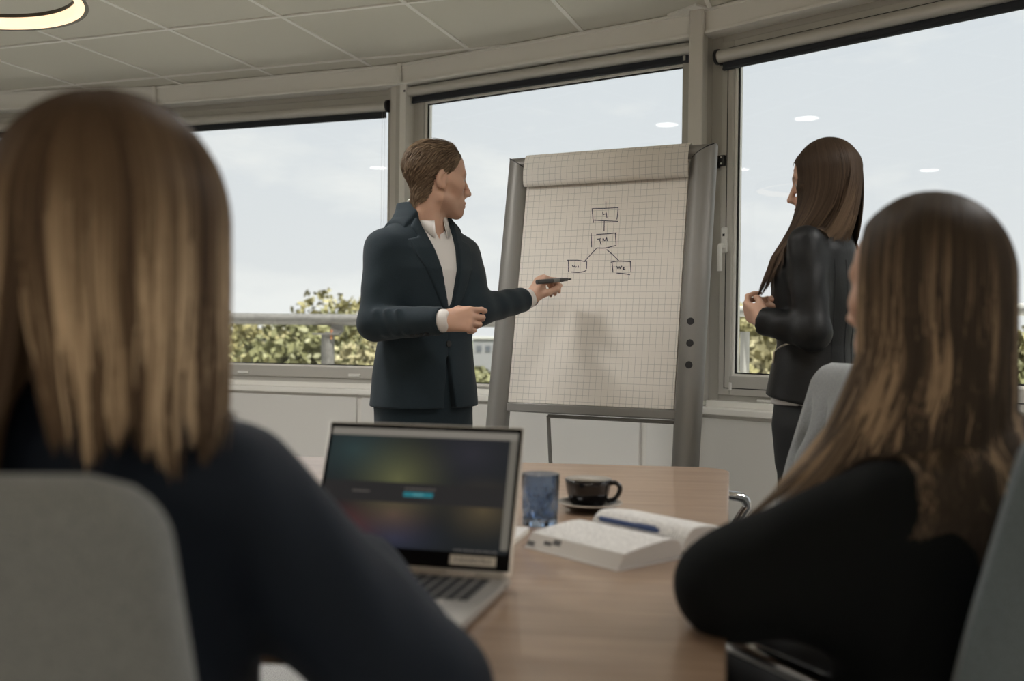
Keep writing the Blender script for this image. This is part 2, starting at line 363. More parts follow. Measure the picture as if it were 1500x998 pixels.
tk=bpy.data.meshes.new('trunk'); _m=MB().tube([(0,0,0),(.1,0,2.5),(0,.1,6.5)],[.22,.17,.08],8); tk.from_pydata(_m.v,[],_m.f); tk.materials.append(M_bark)
CM={}
def tree(x,y,top,ci,mi,sc,label):
    t=empty('tree',(x,y,-9.2)); tag(t,label,'tree','trees beyond the terrace')
    key=(ci,mi)
    if key not in CM: me=CR[ci].copy(); me.materials.append(M_leaf[mi]); CM[key]=me
    H=top+9.2
    c=link('crown',CM[key],None,t); c.location=(0,0,H-3.2*sc); c.scale=(sc,sc,sc*1.05); c.rotation_euler=(0,0,random.uniform(0,6))
    k=link('trunk',tk,None,t); k.scale=(1,1,(H-2.5)/6.5)
tl=['olive green leafy tree beyond the terrace railing','yellowish green leafy tree beyond the terrace railing','pale green leafy tree beyond the terrace railing']
def trow(Y,xs,tops,sc):
    for x,tp in zip(xs,tops):
        mi=random.choice((0,0,1,2)); tree(x+random.uniform(-.6,.6),Y+random.uniform(-2,2),tp,random.randrange(4),mi,sc*random.uniform(.9,1.12),tl[(1,0,2)[mi]])
trow(46,[-21,-17.5,-14.3,-11,-7.6,-4.4,-1,2.4,9.5,13,16.5,20,23.5],[2.0,1.8,2.4,1.9,2.6,.1,-.1,.2,2.4,2.7,2.3,2.5,2.2],1.12)
trow(37,[-17.5,-14.6,-11.6,-8.8,-6,-3.4,-.6,2,8.2,11,14,17],[1.4,1.3,1.2,1.5,1.1,-.35,-.35,-.3,1.5,1.4,1.3,1.2],1.05)
trow(28,[-14,-11.6,-9.1,-6.7,-4.4,-2,.4,2.8,6,8.4,11],[.05,.1,-.1,.2,-.2,-.45,-.5,-.5,.2,.2,.1],.95)
M_far=mat('distant_facade',(.24,.24,.25),.8); M_farw=mat('distant_window',(.10,.11,.13),.4)
for k,(x,w,h) in enumerate(((-30,14,3.6),(-6,9,3.0),(-15,5,4.2),(24,16,4.5),(75,22,5),(-75,26,5))):
    b=empty('distant_building',(x,260+k*6,-9.2)); tag(b,['long low pale building on the horizon','short pale building on the horizon beside the flip chart','pale tower block on the horizon','wide pale building on the horizon behind the column','pale building block on the horizon beyond the standing woman','pale long block on the horizon behind the blonde woman'][k],'building','distant buildings on the horizon')
    MB().box(-w/2,w/2,0,10,0,h+6).build('wall',M_far,b)
    MB().box(-w/2-.3,w/2+.3,-.3,10.3,h+6,h+6.5).build('roof',M_conc,b)
    for q in range(int(w/2.4)):
        MB().box(-w/2+1+q*2.4,-w/2+2.4+q*2.4,-.1,.05,h+2.5,h+4.2).build('window',M_farw,b)

# ------------------------------------------------------------------ ring lamps
M_ring=mat('bronze_lamp_shell',(.10,.085,.07),.35,metal=.7)
M_lit=mat('lit_diffuser',(.9,.8,.7),.5,emit=(1,.70,.44),estr=RING)
def ring_lamp(x,y,z,R,label):
    t=empty('ring_pendant_lamp',(x,y,z)); tag(t,label,'lamp','ring pendant lamps over the room')
    MB().lathe([(R,.0),(R+.012,.0),(R+.012,.048),(R-.030,.048),(R-.030,.036),(R,.036)],n=96,closed=True).build('shell',M_ring,t,auto=True)
    MB().lathe([(R-.001,.001),(R-.001,.035),(R-.028,.035),(R-.028,.001)],n=96,closed=True).build('diffuser',M_lit,t,auto=True)
    MB().lathe([(.06,CEIL-z-.03),(.06,CEIL-z),(.0,CEIL-z)],n=24).build('canopy',M_ring,t)
    for k in range(3):
        a=k*2*PI/3+.5; MB().tube([((R-.01)*math.cos(a),(R-.01)*math.sin(a),.045),(.02*math.cos(a),.02*math.sin(a),CEIL-z-.02)],.0012,5).build('cable',M_ring,t)
fp=PZ(25,44,2.17)
ring_lamp(fp.x-.02,fp.y-.40,2.17,.40,'lit bronze ring pendant lamp hanging above the blonde woman')
for x,y,lb in ((-1.2,.6,'lit bronze ring pendant lamp hanging over the near table end'),(1.3,.2,'lit bronze ring pendant lamp hanging behind the blue-grey chair'),(.2,-1.3,'lit bronze ring pendant lamp hanging in the back half of the room')):
    ring_lamp(x,y,2.17,.40,lb)  # further rings, out of view, added for fill light

M_fill_led=mat('led_panel_diffuser',(.9,.9,.88),.5,emit=(1,.88,.74),estr=LED_FILL)  # unseen ceiling panels, added to fill the room with warm light
LP=[(-3.4,-4.0,0,'over the aisle by the side wall'),(-1,-4.0,0,'over the aisle behind the blonde woman'),(1.6,-4.0,0,'over the aisle behind the brown-haired woman'),(-3.4,-5.6,0,'at the back by the side wall'),(-1,-5.6,0,'at the back in the middle'),(1.6,-5.6,0,'at the back by the plain wall')]
for k,(x,y,fr_,lb) in enumerate(LP):
    rel=Vector((x,y))-g0; i=round(rel.dot(d1)/ta-.5); j=round(rel.dot(d2)/tb-.5)
    c=g0+d1*(ta*(i+.5))+d2*(tb*(j+.5))
    t=empty('led_ceiling_panel',(c.x,c.y,CEIL-.02),rz=-CY); tag(t,'square %s LED ceiling panel '%'warm'+lb,'ceiling light','LED panels in the ceiling grid')
    MB().box(-.31,.31,-.31,-.285,0,.014).box(-.31,.31,.285,.31,0,.014).box(-.31,-.285,-.285,.285,0,.014).box(.285,.31,-.285,.285,0,.014).build('frame',M_grid,t)
    MB().box(-.286,.286,-.286,.286,.004,.013).build('diffuser',M_fill_led,t)

# unseen downlights added to fill the table side with light
M_trimw=mat('downlight_trim',(.8,.8,.78),.4); M_lens=mat('downlight_lens',(.9,.9,.88),.3,emit=(1,.97,.92),estr=3)
for x,y,P,lb in ((-2.9,3.3,1.0,'over the floor beside the far table end'),(-1.5,3.3,1.0,'over the far table corner'),(-2.9,1.8,1.0,'over the floor left of the blonde woman'),(-.35,2.2,.30,'over the middle of the table'),(1.75,1.5,.5,'over the floor past the blue-grey chair'),(1.75,2.7,.7,'over the floor behind the standing woman')):
    rel=Vector((x,y))-g0; i=round(rel.dot(d1)/ta-.5); j=round(rel.dot(d2)/tb-.5); c=g0+d1*(ta*(i+.5))+d2*(tb*(j+.5))
    t=empty('downlight',(c.x,c.y,CEIL)); tag(t,'round recessed downlight in the ceiling '+lb,'ceiling light','recessed downlights')
    MB().lathe([(.075,-.006),(.095,-.006),(.095,0),(.075,0)],n=32,closed=True).build('trim_ring',M_trimw,t,auto=True)
    MB().lathe([(.075,-.002),(.0,-.002)],n=32).build('lens',M_lens,t)
    L=bpy.data.lights.new('downlight_lamp','SPOT'); L.energy=DOWN_FILL*P; L.spot_size=rad(155); L.spot_blend=.7; L.shadow_soft_size=.20; L.color=(1,.98,.955)
    o=bpy.data.objects.new('downlight_lamp',L); COL.objects.link(o); o.parent=t; o.location=(0,0,-.03)
# ------------------------------------------------------------------ table
def wood_mat():
    m=mat('walnut_veneer',(.30,.17,.09),.36,spec=.8,coat=.35); t=m.node_tree; b=t.nodes['Principled BSDF']
    co=t.nodes.new('ShaderNodeTexCoord'); mp=t.nodes.new('ShaderNodeMapping'); mp.inputs['Scale'].default_value=(2.0,34,20)
    mp.inputs['Rotation'].default_value=(0,0,0)
    t.links.new(co.outputs['Object'],mp.inputs[0])
    n=t.nodes.new('ShaderNodeTexNoise'); n.inputs['Scale'].default_value=2.2; n.inputs['Detail'].default_value=8; n.inputs['Roughness'].default_value=.6; t.links.new(mp.outputs[0],n.inputs['Vector'])
    r=t.nodes.new('ShaderNodeValToRGB'); r.color_ramp.elements[0].position=.28; r.color_ramp.elements[1].position=.75
    r.color_ramp.elements[0].color=(.22,.14,.09,1); r.color_ramp.elements[1].color=(.41,.285,.195,1)
    t.links.new(n.outputs['Fac'],r.inputs[0]); t.links.new(r.outputs[0],b.inputs['Base Color'])
    bp=t.nodes.new('ShaderNodeBump'); bp.inputs['Strength'].default_value=.08; bp.inputs['Distance'].default_value=.001; t.links.new(n.outputs['Fac'],bp.inputs['Height']); t.links.new(bp.outputs[0],b.inputs['Normal'])
    return m
M_wood=wood_mat(); TZ=.74
def round_poly(pts,rs,n=8):
    out=[]; m=len(pts)
    for i in range(m):
        p=Vector(pts[i]); a=(Vector(pts[i-1])-p); b=(Vector(pts[(i+1)%m])-p); r=rs[i]
        if r<=0: out.append(tuple(p)); continue
        a.normalize(); b.normalize(); half=math.acos(max(-1,min(1,a.dot(b))))/2; d=r/math.tan(half)
        c=p+(a+b).normalized()*(r/math.sin(half)); s=(p+a*d)-c; e=(p+b*d)-c
        a0=math.atan2(s.y,s.x); a1=math.atan2(e.y,e.x); da=(a1-a0+PI)%(2*PI)-PI
        out += [(c.x+r*math.cos(a0+da*k/n),c.y+r*math.sin(a0+da*k/n)) for k in range(n+1)]
    return out
rd=Vector((.2164,.976)); p0=PZ(1063,998,TZ); 
fr_=PZ(1068,720,TZ); rd=(Vector((fr_.x,fr_.y))-Vector((p0.x,p0.y))).normalized()
pR=Vector((p0.x,p0.y)); far_c=pR+rd*((2.735-p0.y)/rd.y)
lf=PZ(430,668.5,TZ); fdir=(Vector((lf.x,lf.y))-far_c).normalized()
near_r=pR-rd*.22
tp=[tuple(near_r),tuple(far_c),tuple(far_c+fdir*1.75),(-1.05,1.30),(-.55,1.16),(-.25,1.14),(-.06,1.04)]
tp=round_poly(tp,[.05,.075,.10,.10,.1,.1,.05])
tab=empty('meeting_table',(.0,2.0,0),rz=math.atan2(fdir.y,fdir.x)+PI); tag(tab,'long walnut meeting table with rounded corners','table')
Ti=tab.matrix_basis.inverted()
def tl_(poly): return [tuple((Ti@Vector((x,y,0)))[:2]) for x,y in poly]
bm=bmesh.new(); pl=tl_(tp)
if sum(pl[i][0]*pl[(i+1)%len(pl)][1]-pl[(i+1)%len(pl)][0]*pl[i][1] for i in range(len(pl)))<0: pl=pl[::-1]
_m=MB().prism(pl,TZ-.024,TZ); me=bpy.data.meshes.new('tabletop'); me.from_pydata(_m.v,[],_m.f); bm.free()
tt=link('tabletop',me,M_wood,tab); bv=tt.modifiers.new('bev','BEVEL'); bv.width=.003; bv.segments=2; bv.limit_method='ANGLE'; bv.angle_limit=rad(50)
M_leg=mat('table_leg_metal',(.10,.10,.105),.4,metal=.6)
for x,y in ((.42,2.45),(-.75,2.65),(.12,1.35),(-.62,1.62)):
    q=Ti@Vector((x,y,0)); MB().box(q.x-.03,q.x+.03,q.y-.03,q.y+.03,0,TZ-.023,.004).build('leg',M_leg,tab)

# ------------------------------------------------------------------ chairs
M_wool=mat('grey_wool',(.24,.255,.26),.95,bump=.6,bscale=700,var=.28,vscale=420,sheen=.3)
M_wool_shade=mat('blue_grey_wool',(.13,.165,.185),.95,bump=.6,bscale=700,var=.28,vscale=420,sheen=.3)  # same grey wool, shade put into the colour: darker and bluer
def chair(loc,face,wool,label,tuft=True,top=1.02):
    c=empty('conference_chair',(loc[0],loc[1],0),rz=math.atan2(-face[0],face[1])); tag(c,label,'chair','upholstered conference chairs at the table')
    NU,NV=56,64; hw=.245; zb,zt=.43,top; r=.05; T=.055
    V=[];Fq=[]
    for side in (1,-1):
        for j in range(NV+1):
            v=j/NV; z=zb+(zt-zb)*v; h=hw-.02*v
            if z>zt-r: h=h-r+math.sqrt(max(0,r*r-(z-(zt-r))**2))
            for i in range(NU+1):
                u=-1+2*i/NU; uu=math.copysign(abs(u)**.85,u); x=uu*h
                ed=(1-abs(uu)**10)**.5*min(1,((1-v)*14))**.5*min(1,(v*14+.05))**.5
                y=-.235-.19*(z-zb)-.05*max(0,(z-.8))+.06*(x/hw)**2*(1-.4*v)
                y+=side*T/2*ed
                if side==1 and tuft:
                    ph=(x+.014*math.sin(z*2*PI/.17+(1 if int((x+1)/.085)%2 else 0)*0))/.085
                    gr=abs(math.sin(PI*ph))
                    fade=min(1,max(0,(zt-.075-z)/.05))*min(1,max(0,(.86-abs(uu))/.06))
                    bt=math.exp(-((math.sin(PI*(z-.5)/.17))**2)*6)
                    y+= -fade*(.020*(1-gr)**2+.014*bt*(1-gr)**1.2)+fade*.007
                V.append((x,y,z))
    n=(NU+1)*(NV+1)
    for j in range(NV):
        for i in range(NU):
            a=j*(NU+1)+i; Fq.append((a+1,a,a+NU+1,a+NU+2)); Fq.append((n+a,n+a+1,n+a+NU+2,n+a+NU+1))
    for j in range(NV):
        a=j*(NU+1); Fq.append((a,n+a,n+a+NU+1,a+NU+1)); b=a+NU; Fq.append((n+b,b,b+NU+1,n+b+NU+1))
    for i in range(NU):
        a=NV*(NU+1)+i; Fq.append((a,n+a,n+a+1,a+1)); Fq.append((i+1,n+i+1,n+i,i))
    pydata('backrest',V,Fq,wool,c,True)
    # seat cushion
    s=MB().box(-.25,.25,-.25,.25,.40,.475,.03); s.build('seat',wool,c,auto=True)
    MB().box(-.235,.235,-.24,.235,.375,.402,.006).build('seat_shell',M_black,c)
    for sx in (-1,1):
        x=sx*.285
        MB().tube(bez([(sx*.20,.05,.385),(x,-.02,.41),(x,-.14,.62),(x,-.165,.665),(x,-.12,.688),(x,.10,.688),(x,.20,.688),(x,.245,.66),(x,.25,.58),(x,.25,.15),(x,.25,.04),(x,.21,.013),(x,.10,.013),(x,-.25,.013)],6),.0125,12).build('arm_frame',M_chrome,c,smooth=True)
    MB().tube([(-.285,-.24,.013),(.285,-.24,.013)],.0124,12).build('floor_bar',M_chrome,c,smooth=True)
    return c
chair((.445,2.30),(-.99,.02),M_wool,'empty grey wool chair with tufted backrest beside the standing woman',top=1.04)
CH_R=chair((.585,1.395),(-.44,.898),M_wool_shade,'blue-grey wool chair under the woman in black',top=1.03)
CH_L=chair((-.445,1.07),(.10,.995),M_wool,'grey wool chair under the blonde woman in navy',top=.995)

# ------------------------------------------------------------------ flip chart
fTL=PY(748,235,4.10); fTR=PY(1050,210,3.72); fTL.z=fTR.z=1.82
U=(fTR-fTL); FW=U.length; U.normalize(); nh=Vector((U.y,-U.x,0))   # nh: horizontal, to the viewer
Vv=(Vector((0,0,1))-nh*.17).normalized(); Nn=U.cross(Vv)
FB=Vector(fTL)-Vv*(1.0*math.sqrt(1+.17**2)); VH=1.0*math.sqrt(1+.17**2)
FM=Matrix(((U.x,Vv.x,Nn.x,FB.x),(U.y,Vv.y,Nn.y,FB.y),(U.z,Vv.z,Nn.z,FB.z),(0,0,0,1)))
if Nn.dot(Vector((0,-1,0)))<0: print('flip normal wrong')
fc0=FB+U*FW/2
flip=empty('flip_chart',(fc0.x,fc0.y,0)); tag(flip,'grey aluminium flip chart stand with a squared paper pad','flip chart')
FL=flip.matrix_basis.inverted()@FM
def onchart(px,py,n=0):
    d=ray(px,py); k=(FB+Nn*n-CO).dot(Nn)/d.dot(Nn); p=CO+d*k-FB
    return Vector((p.dot(U),p.dot(Vv),n))
M_post=mat('anodised_aluminium',(.25,.24,.225),.48,metal=.35,bump=.04,bscale=400)
M_paper=mat('paper_white',(.80,.77,.71),.85)
def grid_paper():
    m=mat('squared_paper',(.80,.76,.69),.85); t=m.node_tree; b=t.nodes['Principled BSDF']
    co=t.nodes.new('ShaderNodeTexCoord'); sp=t.nodes.new('ShaderNodeSeparateXYZ'); t.links.new(co.outputs['Object'],sp.inputs[0])
    outs=[]
    for ax in 'XY':
        a=t.nodes.new('ShaderNodeMath'); a.operation='DIVIDE'; a.inputs[1].default_value=.025; t.links.new(sp.outputs[ax],a.inputs[0])
        f=t.nodes.new('ShaderNodeMath'); f.operation='FRACT'; t.links.new(a.outputs[0],f.inputs[0])
        c=t.nodes.new('ShaderNodeMath'); c.operation='LESS_THAN'; c.inputs[1].default_value=.055; t.links.new(f.outputs[0],c.inputs[0]); outs.append(c)
    mxx=t.nodes.new('ShaderNodeMath'); mxx.operation='MAXIMUM'; t.links.new(outs[0].outputs[0],mxx.inputs[0]); t.links.new(outs[1].outputs[0],mxx.inputs[1])
    mi=t.nodes.new('ShaderNodeMixRGB'); mi.inputs[1].default_value=(.80,.755,.685,1); mi.inputs[2].default_value=(.50,.475,.44,1); t.links.new(mxx.outputs[0],mi.inputs[0]); t.links.new(mi.outputs[0],b.inputs['Base Color']); return m
M_grid_paper=grid_paper()
def post(u0,u1,mit):
    # half-round hollow profile swept along v, mitred at the top, down to the floor
    vb=-(FB.z)/Vv.z; n=14; V=[];Fq=[]
    for k in range(n+1):
        a=k/n; u=u0+(u1-u0)*a; hgt=.008+.026*math.sin(PI*a)**.7
        ins=abs(u-(u0 if mit>0 else u1))
        V+=[(u,vb,hgt),(u,VH-ins*.62,hgt)]
    for k in range(n): Fq.append((2*k,2*k+2,2*k+3,2*k+1))
    b=len(V)
    for u in (u0,u1):
        ins=abs(u-(u0 if mit>0 else u1)); V+=[(u,vb,-.02),(u,VH-ins*.62,-.02)]
    Fq+=[(b,0,1,b+1),(2*n,b+2,b+3,2*n+1),(b+2,b,b+1,b+3)]
    o=pydata('post',V,Fq,M_post,flip,True,FL); o.data.set_sharp_from_angle(angle=rad(40)); return o
PW=.088
post(0,PW,1); pr=post(FW-PW-.006,FW,-1)
# top rail with mitres
V=[];Fq=[];n=8
for k in range(n+1):
    a=k/n; ins=PW*a*.62; V+=[(PW*a+.0025,VH-ins,.008+.022*math.sin(PI*a)**.7),(FW-PW*a-.004,VH-ins,.008+.022*math.sin(PI*a)**.7)]
for k in range(n): Fq.append((2*k+1,2*k,2*k+2,2*k+3))
V+=[(0,VH,-.02),(FW,VH,-.02)]; Fq.append((0,1,2*n+4-1,2*n+2))
o=pydata('top_rail',V,Fq,M_post,flip,True,FL); o.data.set_sharp_from_angle(angle=rad(40))
for m_ in (0,1):
    MB().tube([(FW-(PW+.003)*a if m_ else PW*a,VH-PW*a*.62,.0085+.025*math.sin(PI*a)**.7) for a in np.linspace(.06,.98,12)],.0022,6).build('mitre_gap',M_black,flip,mw=FL)
MB().box(PW,FW-PW,-.018,.0,-.006,.004).box(PW,FW-PW,.0,VH-.06,-.018,-.004).build('board',M_panel,flip,mw=FL)
MB().box(PW-.002,FW-PW-.002,-.022,.012,-.015,.012,.003).build('bottom_rail',M_post,flip,mw=FL)
def holed():
    for py,px in ((471,1012),(503,1011),(535,1009.5)):
        p=onchart(px,py,.03)
        h=MB().lathe([(.0135,-.01),(.0135,.0012),(.0,.0013)],c=(p.x,p.y,.0335),n=20).build('marker_hole',M_black,flip,mw=FL)
holed()
ru=onchart(803,612,-.03).x
MB().tube([(ru,-.03,-.03),(ru+.004,-.2,-.075),(ru+.03,-.80,-.36)],.0075,10).tube([(ru,-.03,-.03),(FW-.1,-.03,-.03)],.0075,10).tube([(FW-.1,-.03,-.03),(FW-.11,-.2,-.075),(FW-.14,-.80,-.36)],.0075,10).build('rear_support',M_post,flip,mw=FL,auto=True)
# pad: sheets, and the turned sheet hanging over the top
PU0,PU1=PW+.001,FW-PW-.012; PB,PT=.014,VH-.045
pad=pydata('paper_pad',[(PU0,PB,.0),(PU1,PB,.0),(PU1,PT,.0),(PU0,PT,.0),(PU0,PB,.008),(PU1,PB,.008),(PU1,PT,.008),(PU0,PT,.008)],[(3,2,1,0),(4,5,6,7),(0,1,5,4),(1,2,6,5),(2,3,7,6),(3,0,4,7)],M_grid_paper,flip,False,FL)
V=[];Fq=[]; prof=[(PT-.085,.0225),(PT-.075,.034),(PT-.05,.042),(PT-.02,.045),(PT+.015,.042),(PT+.040,.032),(PT+.052,.010),(PT+.045,-.02),(PT+.0,-.04),(PT-.25,-.065)]
pr_=bez([(a,b,0) for a,b in prof],5)
for p in pr_: V+=[(PU0-.004,p.x,p.y),(PU1+.006,p.x,p.y)]
for k in range(len(pr_)-1): Fq.append((2*k,2*k+1,2*k+3,2*k+2))
ts=pydata('turned_sheet',V,Fq,M_grid_paper,flip,True,FL); sm=ts.modifiers.new('s','SOLIDIFY'); sm.thickness=.0015
# the drawing
def zz(pts): return [(820+x/7.675,280+y/7.675) for x,y in pts]
ST=[[(363,195),(370,280),(378,357)],[(360,198),(520,194),(660,186)],[(656,186),(650,260),(642,320)],[(380,327),(500,334),(655,341)],[(518,118),(518,198)],[(500,335),(497,452)],
 [(483,237),(487,275)],[(487,265),(520,255)],[(518,230),(524,260),(530,303)],[(352,472),(358,632)],[(410,488),(520,482),(640,472)],[(625,468),(633,605)],[(415,640),(510,640),(635,610)],
 [(420,542),(462,535)],[(445,540),(466,605)],[(487,578),(487,530),(505,560),(525,525),(533,562)],[(412,645),(282,785)],[(527,658),(600,720),(662,782)],
 [(80,778),(200,778),(280,792),(292,784)],[(97,780),(97,912)],[(303,790),(301,875)],[(125,910),(210,915),(270,905),(300,890)],[(140,835),(152,857),(165,842),(178,859),(187,845)],[(208,840),(210,862)],
 [(587,800),(598,915)],[(572,800),(660,787),(800,793)],[(795,790),(800,908)],[(640,922),(730,930),(790,942)],[(640,845),(655,872),(668,852),(682,872),(697,840)],[(708,866),(718,858),(722,866),(710,882),(737,878)]]
M_ink=mat('blue_black_ink',(.03,.03,.06),.6)
mb=MB()
for s in ST:
    q=[onchart(x,y,.0092) for x,y in zz(s)]; q=bez(q,4) if len(q)>2 else q
    w=.0016; V=[];Fq=[]
    for k,p in enumerate(q):
        t=(q[min(k+1,len(q)-1)]-q[max(k-1,0)]); t.z=0; t.normalize(); s_=Vector((-t.y,t.x,0))*w; V+=[p-s_,p+s_]
    for k in range(len(q)-1): Fq.append((2*k,2*k+2,2*k+3,2*k+1))
    mb.add(V,Fq)
mb.build('drawing',M_ink,pad)['label']='hand-drawn chart of boxes lettered H, TM, W1 and W2'

# ------------------------------------------------------------------ laptop
lA=PZ(675,916,TZ+.016); lB=PZ(749,846,TZ+.016)      # right front corner, right hinge
ld=Vector((lB.x-lA.x,lB.y-lA.y,0)); LD=ld.length; ld.normalize(); lx=Vector((ld.y,-ld.x,0))  # ld: to the hinge, lx: right
LW=.312
LM=Matrix(((lx.x,ld.x,0,lA.x-lx.x*LW),(lx.y,ld.y,0,lA.y-lx.y*LW),(0,0,1,TZ),(0,0,0,1)))
lap=empty('laptop',mw=LM); tag(lap,'open silver laptop with a dark login screen on the walnut table','laptop')
print('laptop depth',LD)
M_silver=mat('silver_laptop',(.55,.53,.50),.33,metal=.75,bump=.02,bscale=900); M_key=mat('key_black',(.018,.018,.02),.5); M_edge=mat('laptop_edge',(.78,.76,.72),.3,metal=.6)
bs=MB().box(0,LW,0,LD,.004,.016,.004).build('base',M_silver,lap,auto=True)
for x,y in ((.03,.03),(LW-.03,.03),(.03,LD-.03),(LW-.03,LD-.03)): MB().lathe([(.008,0),(.008,.005)],c=(x,y,0),n=12).build('foot',M_black,bs)
kx0,kx1,ky0,ky1=.022,LW-.022,LD*.42,LD*.90
MB().box(kx0,kx1,ky0,ky1,.0145,.0163).build('keyboard_well',M_key,bs)
kme=bpy.data.meshes.new('key'); _m=MB().box(-.0082,.0082,-.0078,.0078,0,.0018,.0008); kme.from_pydata(_m.v,[],_m.f); kme.materials.append(M_key)
rows=6; ph=(ky1-ky0)/rows; cols=15; pw=(kx1-kx0)/cols
M_well=MATS['key_black']
for r in range(rows):
    for c in range(cols):
        o=link('key',kme,None,bs); o.location=(kx0+pw*(c+.5),ky0+ph*(r+.5),.0162); o.scale=(pw/.0164*.80,ph/.0156*.78,1)
MB().box(kx0,kx1,ky0-.0005,ky1+.0005,.0158,.0164).build('key_surround',M_silver,bs)
MB().box(LW*.33,LW*.66,.012,LD*.38,.0158,.0164,.0002).build('touchpad',M_silver,bs)
for a,b,c,cl in ((.62,.70,.020,'dark'),(.72,.80,.024,'dark'),(.815,.835,.02,'pale')):
    MB().box(LW*a,LW*b,LD*.40-c,LD*.40-.006,.0160,.0167).build('sticker',M_black if cl=='dark' else M_paper,bs)
MB().box(LW-.0005,LW+.0004,LD*.86,LD*.90,.007,.0115).build('port',M_black,bs)
tilt=rad(LAPTILT:=20); SH=.218
SCM=Matrix.Translation((0,LD-.004,.017))@Matrix.Rotation(-tilt,4,'X')
# local of lid: x right, z up along the lid, -y to the user
def lidpart(mb,name,m,par): return mb.build(name,m,par,auto=True)
lid=MB().box(0,LW,0,.006,.0,SH,.003).build('lid',M_edge,lap,mw=SCM,auto=True)
MB().box(.003,LW-.003,-.0008,.001,.006,SH-.003).build('bezel',mat('screen_bezel',(.006,.006,.007),.25,spec=.12),lid)
def screen_mat():
    m=bpy.data.materials.new('screen_picture'); m.use_nodes=True; t=m.node_tree; b=t.nodes['Principled BSDF']; b.inputs['Base Color'].default_value=(.004,.004,.004,1); b.inputs['Roughness'].default_value=.3; b.inputs['Specular IOR Level'].default_value=.08
    co=t.nodes.new('ShaderNodeTexCoord'); acc=None
    def blob(cx,cz,sx,sz,col):
        nonlocal acc
        mp=t.nodes.new('ShaderNodeMapping'); mp.vector_type='TEXTURE'; mp.inputs['Location'].default_value=(cx,0,cz); mp.inputs['Scale'].default_value=(sx,1,sz); t.links.new(co.outputs['Object'],mp.inputs[0])
        gr=t.nodes.new('ShaderNodeTexGradient'); gr.gradient_type='QUADRATIC_SPHERE'; t.links.new(mp.outputs[0],gr.inputs[0])
        mu=t.nodes.new('ShaderNodeMixRGB'); mu.blend_type='ADD'; mu.inputs[2].default_value=(*col,1); t.links.new(gr.outputs[1],mu.inputs[0])
        if acc is None: mu.inputs[1].default_value=(.014,.016,.017,1)
        else: t.links.new(acc.outputs[0],mu.inputs[1])
        acc=mu
    W,H=LW,SH
    blob(W*.40,H*.60,W*.35,H*.42,(.085,.085,.03)); blob(W*.15,H*.80,W*.4,H*.4,(.012,.028,.028)); blob(W*.12,H*.22,W*.28,H*.30,(.11,.016,.018)); blob(W*.40,H*.36,W*.3,H*.25,(.055,.025,.018)); blob(W*.84,H*.42,W*.28,H*.28,(.065,.045,.018)); blob(W*.42,H*.2,W*.35,H*.22,(.012,.014,.035)); blob(W*.75,H*.8,W*.4,H*.4,(.012,.010,.016))
    t.links.new(acc.outputs[0],b.inputs['Emission Color']); b.inputs['Emission Strength'].default_value=1.0; return m
def em(n,c,s=1.0): return mat(n,(.004,.004,.004),.4,spec=.08,emit=c,estr=s)
sx0,sx1,sz0,sz1=.008,LW-.008,.030,SH-.010
MB().box(sx0,sx1,-.0012,-.0006,sz0,sz1).build('display',screen_mat(),lid)
MB().box(sx0,sx1,-.0016,-.0011,sz1-.011,sz1).build('title_bar',em('ui_pale',(.19,.175,.15),1),lid)
MB().box(sx1-.011,sx1,-.0016,-.0011,sz0+.006,sz1-.011).build('scroll_bar',em('ui_pale2',(.13,.12,.10),1),lid)
MB().box(sx0,sx1-.011,-.0016,-.0011,.096,.126).build('login_band',em('ui_dark',(.022,.021,.021),1),lid)
MB().box(.137,.183,-.0020,-.0015,.1055,.1125).build('login_button',em('ui_teal',(.02,.15,.18),1),lid)
MB().box(.152,.168,-.0023,-.0019,.108,.110).build('button_lettering',em('ui_teal_light',(.10,.28,.30),1),lid)
for a,b,z in ((.138,.186,.1165),(.055,.082,.110)): 
    x=a
    while x<b: w=random.uniform(.002,.005); MB().box(x,min(b,x+w),-.0020,-.0015,z,z+.0022).build('lettering',em('ui_text',(.10,.09,.08),1),lid); x+=w+.001
x=.225
while x<sx1-.014: w=random.uniform(.002,.004); MB().box(x,x+w,-.0020,-.0015,sz0+.001,sz0+.0035).build('taskbar_icon',em('ui_text2',(.13,.12,.11),1),lid); x+=w+.003
stk=MB().box(LW*.705,LW*.925,-.0016,-.0006,.012,.0255).build('asset_sticker',M_paper,lid)
def text(s,size,m,parent,mw,name='lettering',ex=.0002):
    cu=bpy.data.curves.new('t','FONT'); cu.body=s; cu.size=size; cu.extrude=ex; cu.align_x='CENTER'; cu.align_y='CENTER'; cu.resolution_u=2
    to=bpy.data.objects.new('t',cu); COL.objects.link(to); bpy.context.view_layer.update()
    me=bpy.data.meshes.new_from_object(to.evaluated_get(bpy.context.evaluated_depsgraph_get())); bpy.data.objects.remove(to)
    me.materials.clear(); me.materials.append(m); return link(name,me,None,parent,mw)
RX=Matrix.Rotation(PI/2,4,'X')
text('5-ALAA0175LA',.0085,M_ink,stk,Matrix.Translation((LW*.815,-.0019,.0187))@RX)
text('hp',.009,mat('logo_grey',(.18,.18,.18),.4),lid,Matrix.Translation((LW*.45,-.0012,.018))@RX,'logo')
MB().tube([(.10,LD-.008,.0175),(LW*.70,LD-.008,.0175)],.0055,10).tube([(LW*.84,LD-.008,.0175),(LW-.008,LD-.008,.0175)],.0055,10).build('hinge_bar',M_silver,lap,auto=True)
MB().box(LW*.40,LW*.60,-.0012,-.0008,SH-.0075,SH-.0045).build('camera_shutter',M_key,lid)

